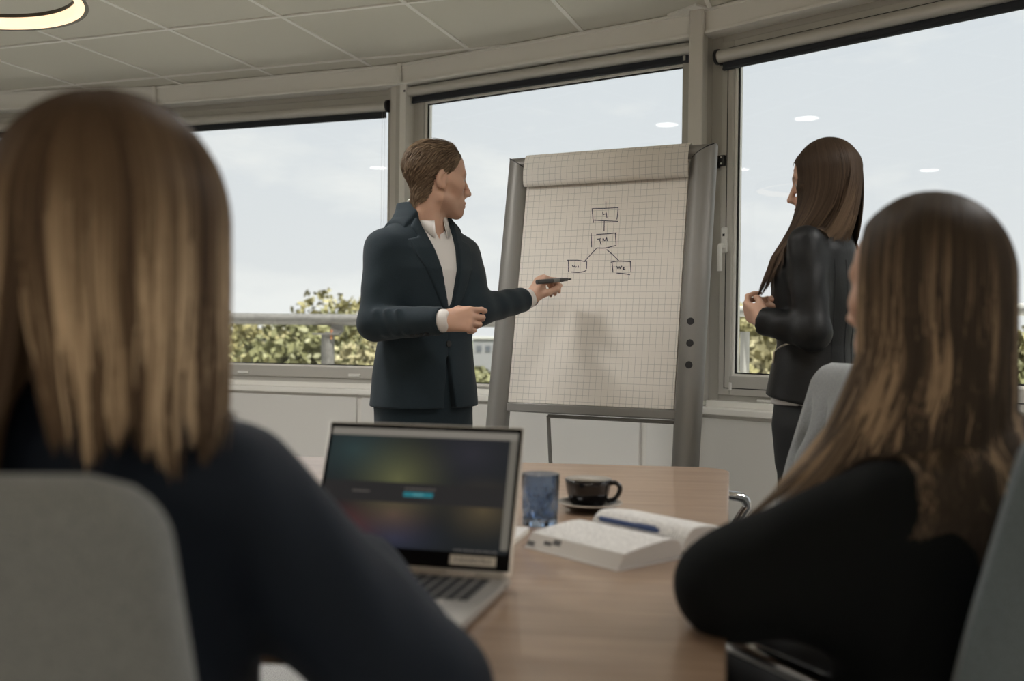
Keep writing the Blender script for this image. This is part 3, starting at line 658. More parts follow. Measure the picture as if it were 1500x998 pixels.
# ------------------------------------------------------------------ crockery, glass, book, pens
gc=PZ(791,768,TZ)
def tumbler(c):
    m=bpy.data.materials.new('blue_cut_glass'); m.use_nodes=True; b=m.node_tree.nodes['Principled BSDF']
    b.inputs['Base Color'].default_value=(.42,.56,.77,1); b.inputs['Transmission Weight'].default_value=1; b.inputs['Roughness'].default_value=.03; b.inputs['IOR'].default_value=1.5
    t=empty('glass_tumbler',c); tag(t,'blue cut-glass tumbler beside the coffee cup','glass')
    R,H=.0365,.096; n=96; zs=np.linspace(0,H,64); V=[];Fq=[]
    for z in zs:
        for k in range(n):
            a=2*PI*k/n; r=R-.003*(1-z/H)
            if .008<z<.066:
                ph=a*10/PI/2; w=z/.0195
                g1=abs(((ph+w*.5)%1)-.5)*2; g2=abs(((ph-w*.5)%1)-.5)*2
                dep=max(max(0,1-g1/.30),max(0,1-g2/.30)); r-=.0030*dep*min(1,(z-.008)/.006,(.066-z)/.006)
            V.append((r*math.cos(a),r*math.sin(a),z))
    for j in range(len(zs)-1):
        for k in range(n): Fq.append((j*n+k,j*n+(k+1)%n,(j+1)*n+(k+1)%n,(j+1)*n+k))
    b0=len(V); inner=[(R-.0025,H),(R-.004,H-.004),(R-.0065,.016),(R-.011,.012),(.0,.012)]
    for r,z in inner: V+=[(r*math.cos(2*PI*k/n),r*math.sin(2*PI*k/n),z) for k in range(n)]
    top=(len(zs)-1)*n
    for k in range(n): Fq.append((top+k,top+(k+1)%n,b0+(k+1)%n,b0+k))
    for j in range(len(inner)-1):
        for k in range(n): Fq.append((b0+j*n+k,b0+j*n+(k+1)%n,b0+(j+1)*n+(k+1)%n,b0+(j+1)*n+k))
    Fq.append(tuple(range(n-1,-1,-1)))
    o=pydata('cut_glass_body',V,Fq,m,t,True); o.data.set_sharp_from_angle(angle=rad(30))
tumbler((gc.x,gc.y,TZ+.0005))
M_cer=mat('black_glaze',(.012,.011,.012),.12,coat=.5); M_cerw=mat('cream_glaze',(.62,.57,.50),.25); M_coffee=mat('coffee',(.03,.015,.008),.1)
sc_=PZ(864,741,TZ+.01)
sa=empty('saucer',(sc_.x,sc_.y,TZ)); tag(sa,'black saucer with a cream rim edge under the cup','saucer')
MB().lathe([(.0,.003),(.03,.003),(.034,.0),(.040,.0015),(.060,.0135),(.0655,.0165),(.066,.0185),(.0645,.0188),(.058,.0165),(.040,.007),(.030,.0055),(.0,.0055)],n=48).build('dish',M_cer,sa,smooth=True)
MB().lathe([(.0648,.0160),(.0664,.0172),(.0662,.0192),(.0640,.0190)],n=48,closed=True).build('rim',M_cerw,sa,smooth=True)
cc=PY(858.5,741,sc_.y)
cp=empty('coffee_cup',(sc_.x-.004,sc_.y,TZ+.0058)); tag(cp,'black coffee cup with a cream inside standing on its saucer','cup')
MB().lathe([(.0,.002),(.024,.002),(.026,.0),(.029,.002),(.036,.012),(.0435,.030),(.0470,.050),(.0480,.060),(.0470,.0605)],n=48).build('cup_body',M_cer,cp,smooth=True)
MB().lathe([(.0472,.0606),(.0455,.0600),(.0440,.050),(.040,.031),(.032,.013),(.0,.008)],n=48).build('cup_lining',M_cerw,cp,smooth=True)
MB().lathe([(.0415,.036),(.0,.036)],n=40).build('coffee',M_coffee,cp)
MB().tube(bez([(.043,0,.052),(.056,0,.055),(.066,0,.048),(.066,0,.036),(.056,0,.022),(.040,0,.017)],6),[.0048]*31,10).build('handle',M_cer,cp,smooth=True)
cp.rotation_euler=(0,0,rad(-20))
# open book
Ld=Vector((.646,-.763,0)); Wd=Vector((.763,.646,0))
BM_=Matrix(((Wd.x,Ld.x,0,.213),(Wd.y,Ld.y,0,1.70),(0,0,1,TZ),(0,0,0,1)))
book=empty('open_book',mw=BM_); tag(book,'thick open paperback lying face up on the table','book')
M_pages=mat('book_page_print',(.74,.72,.69),.8)
def page_print():
    m=M_pages; t=m.node_tree; b=t.nodes['Principled BSDF']; co=t.nodes.new('ShaderNodeTexCoord')
    sp=t.nodes.new('ShaderNodeSeparateXYZ'); t.links.new(co.outputs['Object'],sp.inputs[0])
    a=t.nodes.new('ShaderNodeMath'); a.operation='MULTIPLY'; a.inputs[1].default_value=1/.0052; t.links.new(sp.outputs['Y'],a.inputs[0])
    f=t.nodes.new('ShaderNodeMath'); f.operation='FRACT'; t.links.new(a.outputs[0],f.inputs[0])
    l=t.nodes.new('ShaderNodeMath'); l.operation='LESS_THAN'; l.inputs[1].default_value=.45; t.links.new(f.outputs[0],l.inputs[0])
    nz=t.nodes.new('ShaderNodeTexNoise'); nz.inputs['Scale'].default_value=260; t.links.new(co.outputs['Object'],nz.inputs['Vector'])
    g=t.nodes.new('ShaderNodeMath'); g.operation='GREATER_THAN'; g.inputs[1].default_value=.47; t.links.new(nz.outputs['Fac'],g.inputs[0])
    n=t.nodes.new('ShaderNodeMath'); n.operation='MULTIPLY'; t.links.new(l.outputs[0],n.inputs[0]); t.links.new(g.outputs[0],n.inputs[1])
    mi=t.nodes.new('ShaderNodeMixRGB'); mi.inputs[1].default_value=(.74,.72,.69,1); mi.inputs[2].default_value=(.40,.39,.38,1); t.links.new(n.outputs[0],mi.inputs[0]); t.links.new(mi.outputs[0],b.inputs['Base Color'])
page_print()
M_edgep=mat('page_edges',(.70,.67,.63),.85,bump=.4,bscale=900,stretch=(1,1,12)); M_cover=mat('book_cover',(.70,.68,.66),.5)
HL=.1075
def block(top,bot,name):
    t=[Vector((a,0,b)) for a,b in top]; t=bez(t,6); n=len(t)
    b2=[Vector((bot[0][0]+(bot[1][0]-bot[0][0])*k/(n-1),0,bot[0][1]+(bot[1][1]-bot[0][1])*k/(n-1))) for k in range(n)]
    V=[];Fq=[]
    for k in range(n):
        for y in (-HL,HL): V+=[(t[k].x,y,t[k].z),(b2[k].x,y,b2[k].z)]
    for k in range(n-1):
        a=4*k; c=a+4; Fq+=[(a,c,c+1,a+1),(a+2,a+3,c+3,c+2),(a+1,c+1,c+3,a+3)]
    Fq+=[(0,1,3,2),(4*n-4,4*n-2,4*n-1,4*n-3)]
    o=pydata(name,V,Fq,M_edgep,book); 
    P=[]; Q=[]
    for k in range(n): P+=[(t[k].x,-HL,t[k].z+.0004),(t[k].x,HL,t[k].z+.0004)]
    for k in range(n-1): Q.append((2*k,2*k+2,2*k+3,2*k+1))
    pydata('page',P,Q,M_pages,o,True); return o
bl=block([(-.138,.023),(-.11,.027),(-.07,.031),(-.035,.033),(-.012,.028),(-.001,.012)],[(-.152,.002),(-.004,.004)],'left_pages')
br=block([(.001,.012),(.008,.030),(.026,.043),(.055,.044),(.09,.039),(.118,.034)],[(.010,.004),(.152,.002)],'right_pages')
MB().box(-.156,.0,-HL-.002,HL+.002,0,.0018).box(.0,.156,-HL-.002,HL+.002,0,.0018).build('cover',M_cover,book)
for y,z,h in ((-.098,.004,.007),(-.060,.010,.006),(-.040,.013,.008)):
    f=lambda zz_: -.152+(zz_-.002)/.021*.014-.0006
    pydata('index_mark',[(f(z),y-.009,z),(f(z),y+.009,z),(f(z+h),y+.009,z+h),(f(z+h),y-.009,z+h)],[(0,1,2,3)],mat('index_mark_grey',(.12,.12,.12),.8),book)
M_blue=mat('blue_pen',(.02,.05,.16),.3); 
pa=BM_@Vector((-.004,-.085,.034)); pb_=BM_@Vector((.004,.055,.034))
pen=empty('ballpoint_pen',mw=BM_@Matrix.Translation((.001,-.015,.0355))); tag(pen,'dark blue ballpoint pen lying in the fold of the open book','pen')
MB().tube([(0,-.066,0),(0,.05,0),(0,.066,0)],[.0048,.0048,.0044],12).build('barrel',M_blue,pen,auto=True)
MB().tube([(0,-.066,0),(0,-.078,0)],[.0046,.0012],12).build('tip',M_chrome,pen)
MB().box(-.0015,.0015,.02,.062,.0045,.0062,.0006).build('clip',M_blue,pen)
npd=empty('notepad',(-.036,1.745,TZ),rz=rad(-14)); tag(npd,'small white notepad half hidden behind the laptop','notepad')
MB().box(-.055,.055,-.075,.075,.0,.009,.001).build('sheets',M_paper,npd); MB().box(-.055,.055,-.075,.075,.009,.0100).build('cover_sheet',M_cover,npd)
# ------------------------------------------------------------------ implicit-surface modelling for people
def A3(p): return np.array(p,float)
class RC:      # tapered capsule
    def __init__(s,a,b,ra,rb,wr=0,wf=60,ph=0):
        s.a,s.b,s.ra,s.rb=A3(a),A3(b),ra,rb; s.wr,s.wf,s.ph=wr,wf,ph
        s.lo=np.minimum(s.a-ra,s.b-rb)-abs(wr); s.hi=np.maximum(s.a+ra,s.b+rb)+abs(wr)
    def d(s,x,y,z):
        ab=s.b-s.a; L2=ab@ab; qx,qy,qz=x-s.a[0],y-s.a[1],z-s.a[2]
        t0=(qx*ab[0]+qy*ab[1]+qz*ab[2])/L2; t=np.clip(t0,0,1)
        ex,ey,ez=qx-t*ab[0],qy-t*ab[1],qz-t*ab[2]
        d=np.sqrt(ex*ex+ey*ey+ez*ez)-(s.ra+(s.rb-s.ra)*t)
        if s.wr:
            L=math.sqrt(L2)
            d=d+s.wr*np.sin(t0*L*s.wf+s.ph+ (ex*23+ey*31+ez*17)*2.0)*np.exp(-((t0-.5)*1.2)**2)
        return d
class EL:      # ellipsoid, R columns = axes
    def __init__(s,c,r,R=None):
        s.c,s.r=A3(c),A3(r); s.R=np.eye(3) if R is None else np.array(R,float); m=max(r); s.lo=s.c-m; s.hi=s.c+m
    def d(s,x,y,z):
        q=[x-s.c[0],y-s.c[1],z-s.c[2]]; R=s.R
        l=[(q[0]*R[0,i]+q[1]*R[1,i]+q[2]*R[2,i])/s.r[i] for i in range(3)]
        k0=np.sqrt(l[0]**2+l[1]**2+l[2]**2)+1e-9; k1=np.sqrt((l[0]/s.r[0])**2+(l[1]/s.r[1])**2+(l[2]/s.r[2])**2)+1e-9
        return k0*(k0-1)/k1
class LOFT:    # stacked super-ellipses: rows (z, forward offset, left offset, half depth, half width)
    def __init__(s,fr,rows,e=2.3,drape=0):
        s.fr=fr; r=np.array(rows,float); s.r=r[np.argsort(r[:,0])]; s.e=e; s.drape=drape
        m=max(s.r[:,3].max(),s.r[:,4].max())+max(abs(s.r[:,1]).max(),abs(s.r[:,2]).max())
        s.lo=np.array([fr.o[0]-m,fr.o[1]-m,s.r[0,0]-.01]); s.hi=np.array([fr.o[0]+m,fr.o[1]+m,s.r[-1,0]+.01])
    def d(s,x,y,z):
        r=s.r; x,y,z=np.broadcast_arrays(x,y,z)
        I=[np.interp(z,r[:,0],r[:,k]) for k in range(1,5)]
        lx,ly=s.fr.inv(x,y); lx=lx-I[0]; ly=ly-I[1]
        q=(np.abs(lx/I[2])**s.e+np.abs(ly/I[3])**s.e)**(1/s.e)
        d=(q-1)*np.minimum(I[2],I[3])
        if s.drape: d=d+s.drape*(np.sin(ly*55+z*14+lx*20)*.6+np.sin(ly*31-z*27+1.3+lx*37)*.5)
        return np.maximum(d,np.maximum(r[0,0]-z,z-r[-1,0]))
class PRISM:   # polygon in (left, z) extruded along forward, limited to lx>x0
    def __init__(s,fr,poly,x0=0,x1=.5):
        s.fr,s.p=fr,np.array(poly,float); s.x0,s.x1=x0,x1; m=np.abs(s.p[:,0]).max()+x1
        s.lo=np.array([fr.o[0]-m,fr.o[1]-m,s.p[:,1].min()]); s.hi=np.array([fr.o[0]+m,fr.o[1]+m,s.p[:,1].max()])
    def d(s,x,y,z):
        x,y,z=np.broadcast_arrays(x,y,z); lx,ly=s.fr.inv(x,y); P=s.p; n=len(P); best=None; ins=np.zeros(z.shape,bool)
        for i in range(n):
            a,b=P[i],P[(i+1)%n]; e=b-a; wx,wy=ly-a[0],z-a[1]; t=np.clip((wx*e[0]+wy*e[1])/(e@e),0,1)
            dd=(wx-e[0]*t)**2+(wy-e[1]*t)**2; best=dd if best is None else np.minimum(best,dd)
            if a[1]!=b[1]: ins^=((a[1]>z)!=(b[1]>z))&(ly<(b[0]-a[0])*(z-a[1])/(b[1]-a[1])+a[0])
        d=np.sqrt(best); d=np.where(ins,-d,d)
        return np.maximum(d,np.maximum(s.x0-lx,lx-s.x1))
class HALF:    # half space n.p < k is inside
    def __init__(s,n,k): s.n=A3(n)/np.linalg.norm(n); s.k=k; s.lo=s.hi=None
    def d(s,x,y,z): return x*s.n[0]+y*s.n[1]+z*s.n[2]-s.k
class OFF:     # another field, grown by w
    def __init__(s,ops,w,lo,hi): s.ops,s.w,s.lo,s.hi=ops,w,A3(lo),A3(hi)
    def d(s,x,y,z): return field(s.ops,x,y,z)-s.w
class Frame:
    def __init__(s,o,f):
        s.o=A3((o[0],o[1],0)); f=np.array(f[:2],float); f/=np.linalg.norm(f); s.f=f; s.l=np.array([-f[1],f[0]])
    def w(s,lx,ly,z): return np.array([s.o[0]+s.f[0]*lx+s.l[0]*ly,s.o[1]+s.f[1]*lx+s.l[1]*ly,z])
    def inv(s,x,y):
        dx,dy=x-s.o[0],y-s.o[1]; return dx*s.f[0]+dy*s.f[1],dx*s.l[0]+dy*s.l[1]
def smin(a,b,k):
    if k<=0: return np.minimum(a,b)
    h=np.maximum(k-np.abs(a-b),0)/k; return np.minimum(a,b)-h*h*k*.25
def smax(a,b,k): return -smin(-a,-b,k)
BIG=.2
def field(ops,x,y,z):
    x,y,z=np.broadcast_arrays(x,y,z); Fv=np.full(x.shape,BIG)
    for op,p,k in ops:
        d=p.d(x,y,z)
        Fv = smin(Fv,d,k) if op=='u' else smax(Fv,-d,k) if op=='s' else smax(Fv,d,k)
    return Fv
def axis(lo,hi,vox,fine=None):
    if not fine: return np.arange(lo,hi+vox,vox)
    c=[lo]
    while c[-1]<hi:
        st=vox
        for a,b,v in fine:
            if a-vox<=c[-1]<=b: st=min(st,v)
        c.append(c[-1]+st)
    return np.array(c)
def mesh_field(ops,xs,ys,zs):
    Fv=np.full((len(xs),len(ys),len(zs)),BIG,np.float32)
    for op,p,k in ops:
        if p.lo is None: sl=(slice(None),)*3
        else:
            m=k+.025; sl=tuple(slice(max(0,np.searchsorted(a,p.lo[i]-m)-1),np.searchsorted(a,p.hi[i]+m)+1) for i,a in enumerate((xs,ys,zs)))
        X=xs[sl[0]][:,None,None]; Y=ys[sl[1]][None,:,None]; Z=zs[sl[2]][None,None,:]
        sub=Fv[sl]
        if sub.size==0: continue
        d=p.d(X,Y,Z)
        if op=='i' and p.lo is not None:
            full=np.full(Fv.shape,BIG,np.float32); full[sl]=d; Fv=smax(Fv,full,k).astype(np.float32)
        else: Fv[sl]=smin(sub,d,k) if op=='u' else smax(sub,-d,k) if op=='s' else smax(sub,d,k)
    Fv[0]=Fv[-1]=BIG; Fv[:,0]=Fv[:,-1]=BIG; Fv[:,:,0]=Fv[:,:,-1]=BIG
    S=Fv<0; nx,ny,nz=Fv.shape
    cnt=np.zeros((nx-1,ny-1,nz-1),np.uint8)
    cor=[(i,j,k) for i in (0,1) for j in (0,1) for k in (0,1)]
    for i,j,k in cor: cnt+=S[i:nx-1+i,j:ny-1+j,k:nz-1+k]
    idx=np.argwhere((cnt>0)&(cnt<8)); I,J,K=idx.T
    vals=[Fv[I+i,J+j,K+k] for i,j,k in cor]; acc=np.zeros((len(idx),3)); n=np.zeros(len(idx))
    for a in range(8):
        for b in range(a+1,8):
            dif=[cor[b][q]-cor[a][q] for q in range(3)]
            if sum(map(abs,dif))!=1: continue
            va,vb=vals[a],vals[b]; m=(va<0)!=(vb<0); t=np.where(m,va/np.where(m,va-vb,1),0)
            for q in range(3): acc[:,q]+=np.where(m,cor[a][q]+t*dif[q],0)
            n+=m
    acc/=n[:,None]
    def lerp(ax,I,f): return ax[I]+(ax[np.minimum(I+1,len(ax)-1)]-ax[I])*f
    V=np.stack([lerp(xs,I,acc[:,0]),lerp(ys,J,acc[:,1]),lerp(zs,K,acc[:,2])],1)
    im=np.full(cnt.shape,-1,np.int32); im[I,J,K]=np.arange(len(idx)); Q=[]
    for ax in range(3):
        s0=[slice(None)]*3; s1=[slice(None)]*3; s0[ax]=slice(0,-1); s1[ax]=slice(1,None)
        A=S[tuple(s0)]; B=S[tuple(s1)]; e=np.argwhere(A!=B); si=A[tuple(e.T)]
        o1,o2=[(1,2),(2,0),(0,1)][ax]
        def cell(a,b):
            c=e.copy(); c[:,o1]-=a; c[:,o2]-=b; return im[tuple(c.T)]
        q=np.stack([cell(1,1),cell(0,1),cell(0,0),cell(1,0)],1); q[~si]=q[~si][:,::-1]; Q.append(q)
    Q=np.concatenate(Q); Q=Q[(Q>=0).all(1)]
    return V,Q
def relax(V,Q,it,lam=.5):
    E=np.concatenate([Q[:,[0,1]],Q[:,[1,2]],Q[:,[2,3]],Q[:,[3,0]]])
    for _ in range(it):
        s=np.zeros_like(V); n=np.zeros(len(V))
        for q in range(3): s[:,q]=np.bincount(E[:,0],V[E[:,1],q],len(V))+np.bincount(E[:,1],V[E[:,0],q],len(V))
        n=np.bincount(E[:,0],minlength=len(V))+np.bincount(E[:,1],minlength=len(V)); V=V+(s/n[:,None]-V)*lam
    return V
def solid(name,ops,lo,hi,vox,m,parent,fine=(None,None,None),it=1,colf=None):
    ax=[axis(lo[i],hi[i],vox if not hasattr(vox,'__len__') else vox[i],fine[i]) for i in range(3)]
    V,Q=mesh_field(ops,*ax)
    if it: V=relax(V,Q,it)
    cols=colf(V) if colf else None
    inv=np.array(parent.matrix_basis.inverted()); V=V@inv[:3,:3].T+inv[:3,3]
    return pydata(name,V,Q,m,parent,True,cols=cols)

# ---- body pieces
def head_ops(H,s=1.0,face=True):
    """H: function local(x fwd, y left, z up) -> world, with rotation matrix H.R"""
    R=H.R; w=lambda x,y,z: H(x*s,y*s,z*s)
    def el(c,r,k=.02): return ('u',EL(w(*c),[q*s for q in r],R),k*s)
    def rc(a,b,ra,rb,k=.012): return ('u',RC(w(*a),w(*b),ra*s,rb*s),k*s)
    o=[el((-.018,0,.036),(.094,.074,.084)),el((.030,0,.035),(.062,.064,.068),.03),el((.030,0,-.040),(.060,.056,.070),.03)]
    o+=[rc((.078,0,-.109),(.068,0,-.104),.0175,.022,.022)]
    for g in (1,-1):
        o+=[rc((.070,.012*g,-.110),(.000,.054*g,-.070),.015,.016,.025),rc((.060,.044*g,-.022),(.02,.060*g,-.012),.018,.016,.03)]
        if face: o+=[rc((.090,.010*g,.022),(.074,.046*g,.022),.009,.008,.016)]
    if face:
        for g in (1,-1): o+=[('s',EL(w(.100,.031*g,.000),[.016*s,.018*s,.011*s],R),.012*s)]
        for g in (1,-1): o+=[el((.0765,.031*g,.000),(.0135,.0145,.0115),.002),('s',EL(w(.092,.033*g,-.0012),[.014*s,.0150*s,.0036*s],R),.001*s)]
        o+=[rc((.090,0,.012),(.113,0,-.036),.0075,.0098,.010),el((.1165,0,-.0415),(.0098,.0100,.0085),.006),rc((.100,0,-.047),(.084,0,-.047),.010,.012,.012)]
        for g in (1,-1): o+=[el((.1035,.0110*g,-.0455),(.0095,.0068,.0068),.005)]
        o+=[el((.078,0,-.076),(.020,.030,.030),.02)]
        o+=[el((.0975,0,-.0760),(.0085,.022,.0052),.005),el((.0955,0,-.0885),(.0090,.019,.0062),.005),('s',RC(w(.1115,-.022,-.0822),w(.1115,.022,-.0822),.0062*s,.0062*s),.004*s)]
        for g in (1,-1):
            Re=R@np.array(Matrix.Rotation(rad(14),3,'Y'))@np.array(Matrix.Rotation(rad(-16*g),3,'Z'))
            o+=[('u',EL(w(-.012,.0765*g,-.010),[.021*s,.0090*s,.033*s],Re),.005*s),('s',EL(w(-.007,.0900*g,-.008),[.0115*s,.0095*s,.020*s],Re),.003*s),('u',EL(w(-.004,.0755*g,-.036),[.009*s,.006*s,.009*s],Re),.006*s)]
    return o
class HF:
    def __init__(s,o,f,pitch=0,roll=0):
        f=np.array([f[0],f[1],0.]); f/=np.linalg.norm(f); l=np.array([-f[1],f[0],0]); R=np.stack([f,l,[0,0,1]],1)
        s.R=R@np.array(Matrix.Rotation(pitch,3,'Y'))@np.array(Matrix.Rotation(roll,3,'X')); s.o=A3(o)
    def __call__(s,x,y,z): return s.o+s.R@np.array([x,y,z])
    def loc(s,P): return (P-s.o)@s.R
def hand_ops(wr,xd,yd,curls,thumb,s=1.0,spread=(.10,.03,-.03,-.10)):
    """wr wrist, xd along the hand, yd to the thumb side; curl angles per finger in degrees; fingers bend to -z"""
    xd=A3(xd); xd/=np.linalg.norm(xd); yd=A3(yd); yd-=xd*(yd@xd); yd/=np.linalg.norm(yd); zd=np.cross(xd,yd)
    if hand_ops.flip: zd=-zd
    w=lambda x,y,z: A3(wr)+(xd*x+yd*y+zd*z)*s
    o=[('u',RC(w(-.012,0,0),w(.012,0,0),.0255*s,.024*s),.02)]
    ys=(.031,.0105,-.0100,-.0285); kx=(.088,.092,.088,.080); ln=((.044,.026,.021),(.048,.030,.022),(.045,.028,.022),(.035,.021,.019)); rr=(.0098,.0100,.0096,.0084)
    for i in range(4):
        o.append(('u',RC(w(.008,ys[i]*.55,0),w(kx[i],ys[i],.002),.0165*s,.0125*s),.014))
    o.append(('u',RC(w(.02,.018,-.010),w(.05,.026,-.012),.017*s,.013*s),.012)); o.append(('u',RC(w(.02,-.018,-.010),w(.06,-.022,-.008),.015*s,.011*s),.012))
    for i in range(4):
        p=np.array([kx[i],ys[i],.002]); a=0; az=spread[i]
        for j in range(3):
            a+=rad(curls[i][j]); dv=np.array([math.cos(a)*math.cos(az),math.sin(az)*max(0,math.cos(a)),-math.sin(a)]); q=p+dv*ln[i][j]
            r0=rr[i]*(1,.93,.86)[j]; r1=rr[i]*(.93,.86,.74)[j]
            o.append(('u',RC(w(*p),w(*q),r0*s,r1*s),.004 if j else .007)); p=q
    t=[np.array(q) for q in thumb]; tr=(.0155,.0125,.0108,.0090)
    for j in range(len(t)-1): o.append(('u',RC(w(*t[j]),w(*t[j+1]),tr[j]*s,tr[j+1]*s),.010 if j==0 else .004))
    hand_ops.w=w; return o
hand_ops.flip=False
SKIN=np.array([.60,.375,.275])
def skin_cols(H,s,lipc=(.42,.20,.16),stub=.0,base=SKIN,brow=(.13,.08,.05)):
    def f(V):
        n=.5+.5*np.sin(V[:,0]*61+np.sin(V[:,2]*47)*2)*np.sin(V[:,1]*53+V[:,2]*71)
        c=base[None]*(.94+.10*n[:,None]); L=H.loc(V)/s
        lm=np.exp(-(((L[:,1])/.020)**2+((L[:,2]+.0822)/.0105)**2)**2)*(L[:,0]>.085); c=c*(1-lm[:,None])+np.array(lipc)*lm[:,None]
        for g in (1,-1):
            d=np.exp(-((((L[:,1]*g-.030)/.020)**4)+((L[:,2]-.0235+.12*(L[:,1]*g-.03)**1)/.0052)**2))*(L[:,0]>.06); c=c*(1-.85*d[:,None])+np.array(brow)*.85*d[:,None]
        ch=np.exp(-(((L[:,1]*np.sign(L[:,1])-.045)/.022)**2+((L[:,2]+.035)/.022)**2))*(L[:,0]>.03); c=c*(1-.18*ch[:,None])+np.array([.50,.20,.15])*.18*ch[:,None]
        if stub: st=stub*np.exp(-((L[:,2]+.098)/.035)**2)*(L[:,0]>.0)*(L[:,2]<-.045); c=c*(1-st[:,None])+np.array([.20,.13,.10])*st[:,None]
        return np.clip(c,0,1)
    return f
def eyes(parent,H,s,col=(.12,.16,.18)):
    inv=parent.matrix_basis.inverted()
    for g in (1,-1):
        mb=MB(); c=H(.0765*s,.031*g*s,.0*s); n=16; prof=[(math.sin(a)*.0116*s,-math.cos(a)*.0116*s) for a in np.linspace(0,PI,13)]
        mb.lathe(prof,n=n); X=Vector(H.R[:,0]); Y=Vector(H.R[:,1]); Z=Vector(H.R[:,2])
        V=[inv@(Vector(c)+X*p[2]+Y*p[0]+Z*p[1]) for p in mb.v]
        cols=np.array([(.62,.60,.57) if p[2]<.0093*s else (col if p[2]<.0111*s else (.01,.01,.01)) for p in mb.v])
        pydata('eye',V,mb.f,attr_mat('eye_surface',.12,.6),parent,True,cols=cols)
# ---- hair made of ribbons
def ribbons(name,P,W,N,C,m,parent,extra=None):
    """P (n,m,3) paths, W (n,) widths, N (n,m,3) outward normals, C (n,m,3) colours"""
    n,k,_=P.shape; T=np.gradient(P,axis=1); T/=np.linalg.norm(T,axis=2,keepdims=True)+1e-9
    S=np.cross(T,N); S/=np.linalg.norm(S,axis=2,keepdims=True)+1e-9; N2=np.cross(S,T)
    t=np.linspace(0,1,k); tap=np.minimum(1,(1-t)*4+.12)*np.minimum(1,t*8+.5)
    Wd=(W[:,None]*tap[None])[...,None]
    V=np.stack([P-S*Wd/2,P+N2*Wd*.22,P+S*Wd/2],2).reshape(-1,3)
    base=(np.arange(n)*k*3)[:,None,None]+(np.arange(k-1)*3)[None,:,None]
    q1=base+np.array([0,1,4,3]); q2=base+np.array([1,2,5,4]); Q=np.concatenate([q1.reshape(-1,4),q2.reshape(-1,4)])
    Cc=np.repeat(C[:,:,None,:],3,2).reshape(-1,3)
    if extra is not None:
        ev,eq,ec=extra; Q=np.concatenate([Q,eq+len(V)]); V=np.concatenate([V,ev]); Cc=np.concatenate([Cc,ec])
    inv=np.array(parent.matrix_basis.inverted()); V=V@inv[:3,:3].T+inv[:3,3]
    return pydata(name,V,Q,m,parent,True,cols=Cc)
M_hair=attr_mat('hair',.55,.14,aniso=.6)
M_skin=attr_mat('skin',.5,.35,bump=.08,bscale=500,sub=.12)
def snoise(x,s): return np.sin(x*s+1.3)*.5+np.sin(x*s*2.17+.4)*.3+np.sin(x*s*4.3+2.1)*.2
def push_out(P,ops,margin,it=4):
    sh=P.shape; q=P.reshape(-1,3).copy()
    for _ in range(it):
        d=field(ops,q[:,0],q[:,1],q[:,2]); m=d<margin
        if not m.any(): break
        e=.004; p=q[m]; g=np.stack([field(ops,p[:,0]+e,p[:,1],p[:,2])-d[m],field(ops,p[:,0],p[:,1]+e,p[:,2])-d[m],field(ops,p[:,0],p[:,1],p[:,2]+e)-d[m]],1)
        g/=np.linalg.norm(g,axis=1,keepdims=True)+1e-9; q[m]=p+g*(margin-d[m])[:,None]
    return q.reshape(sh)
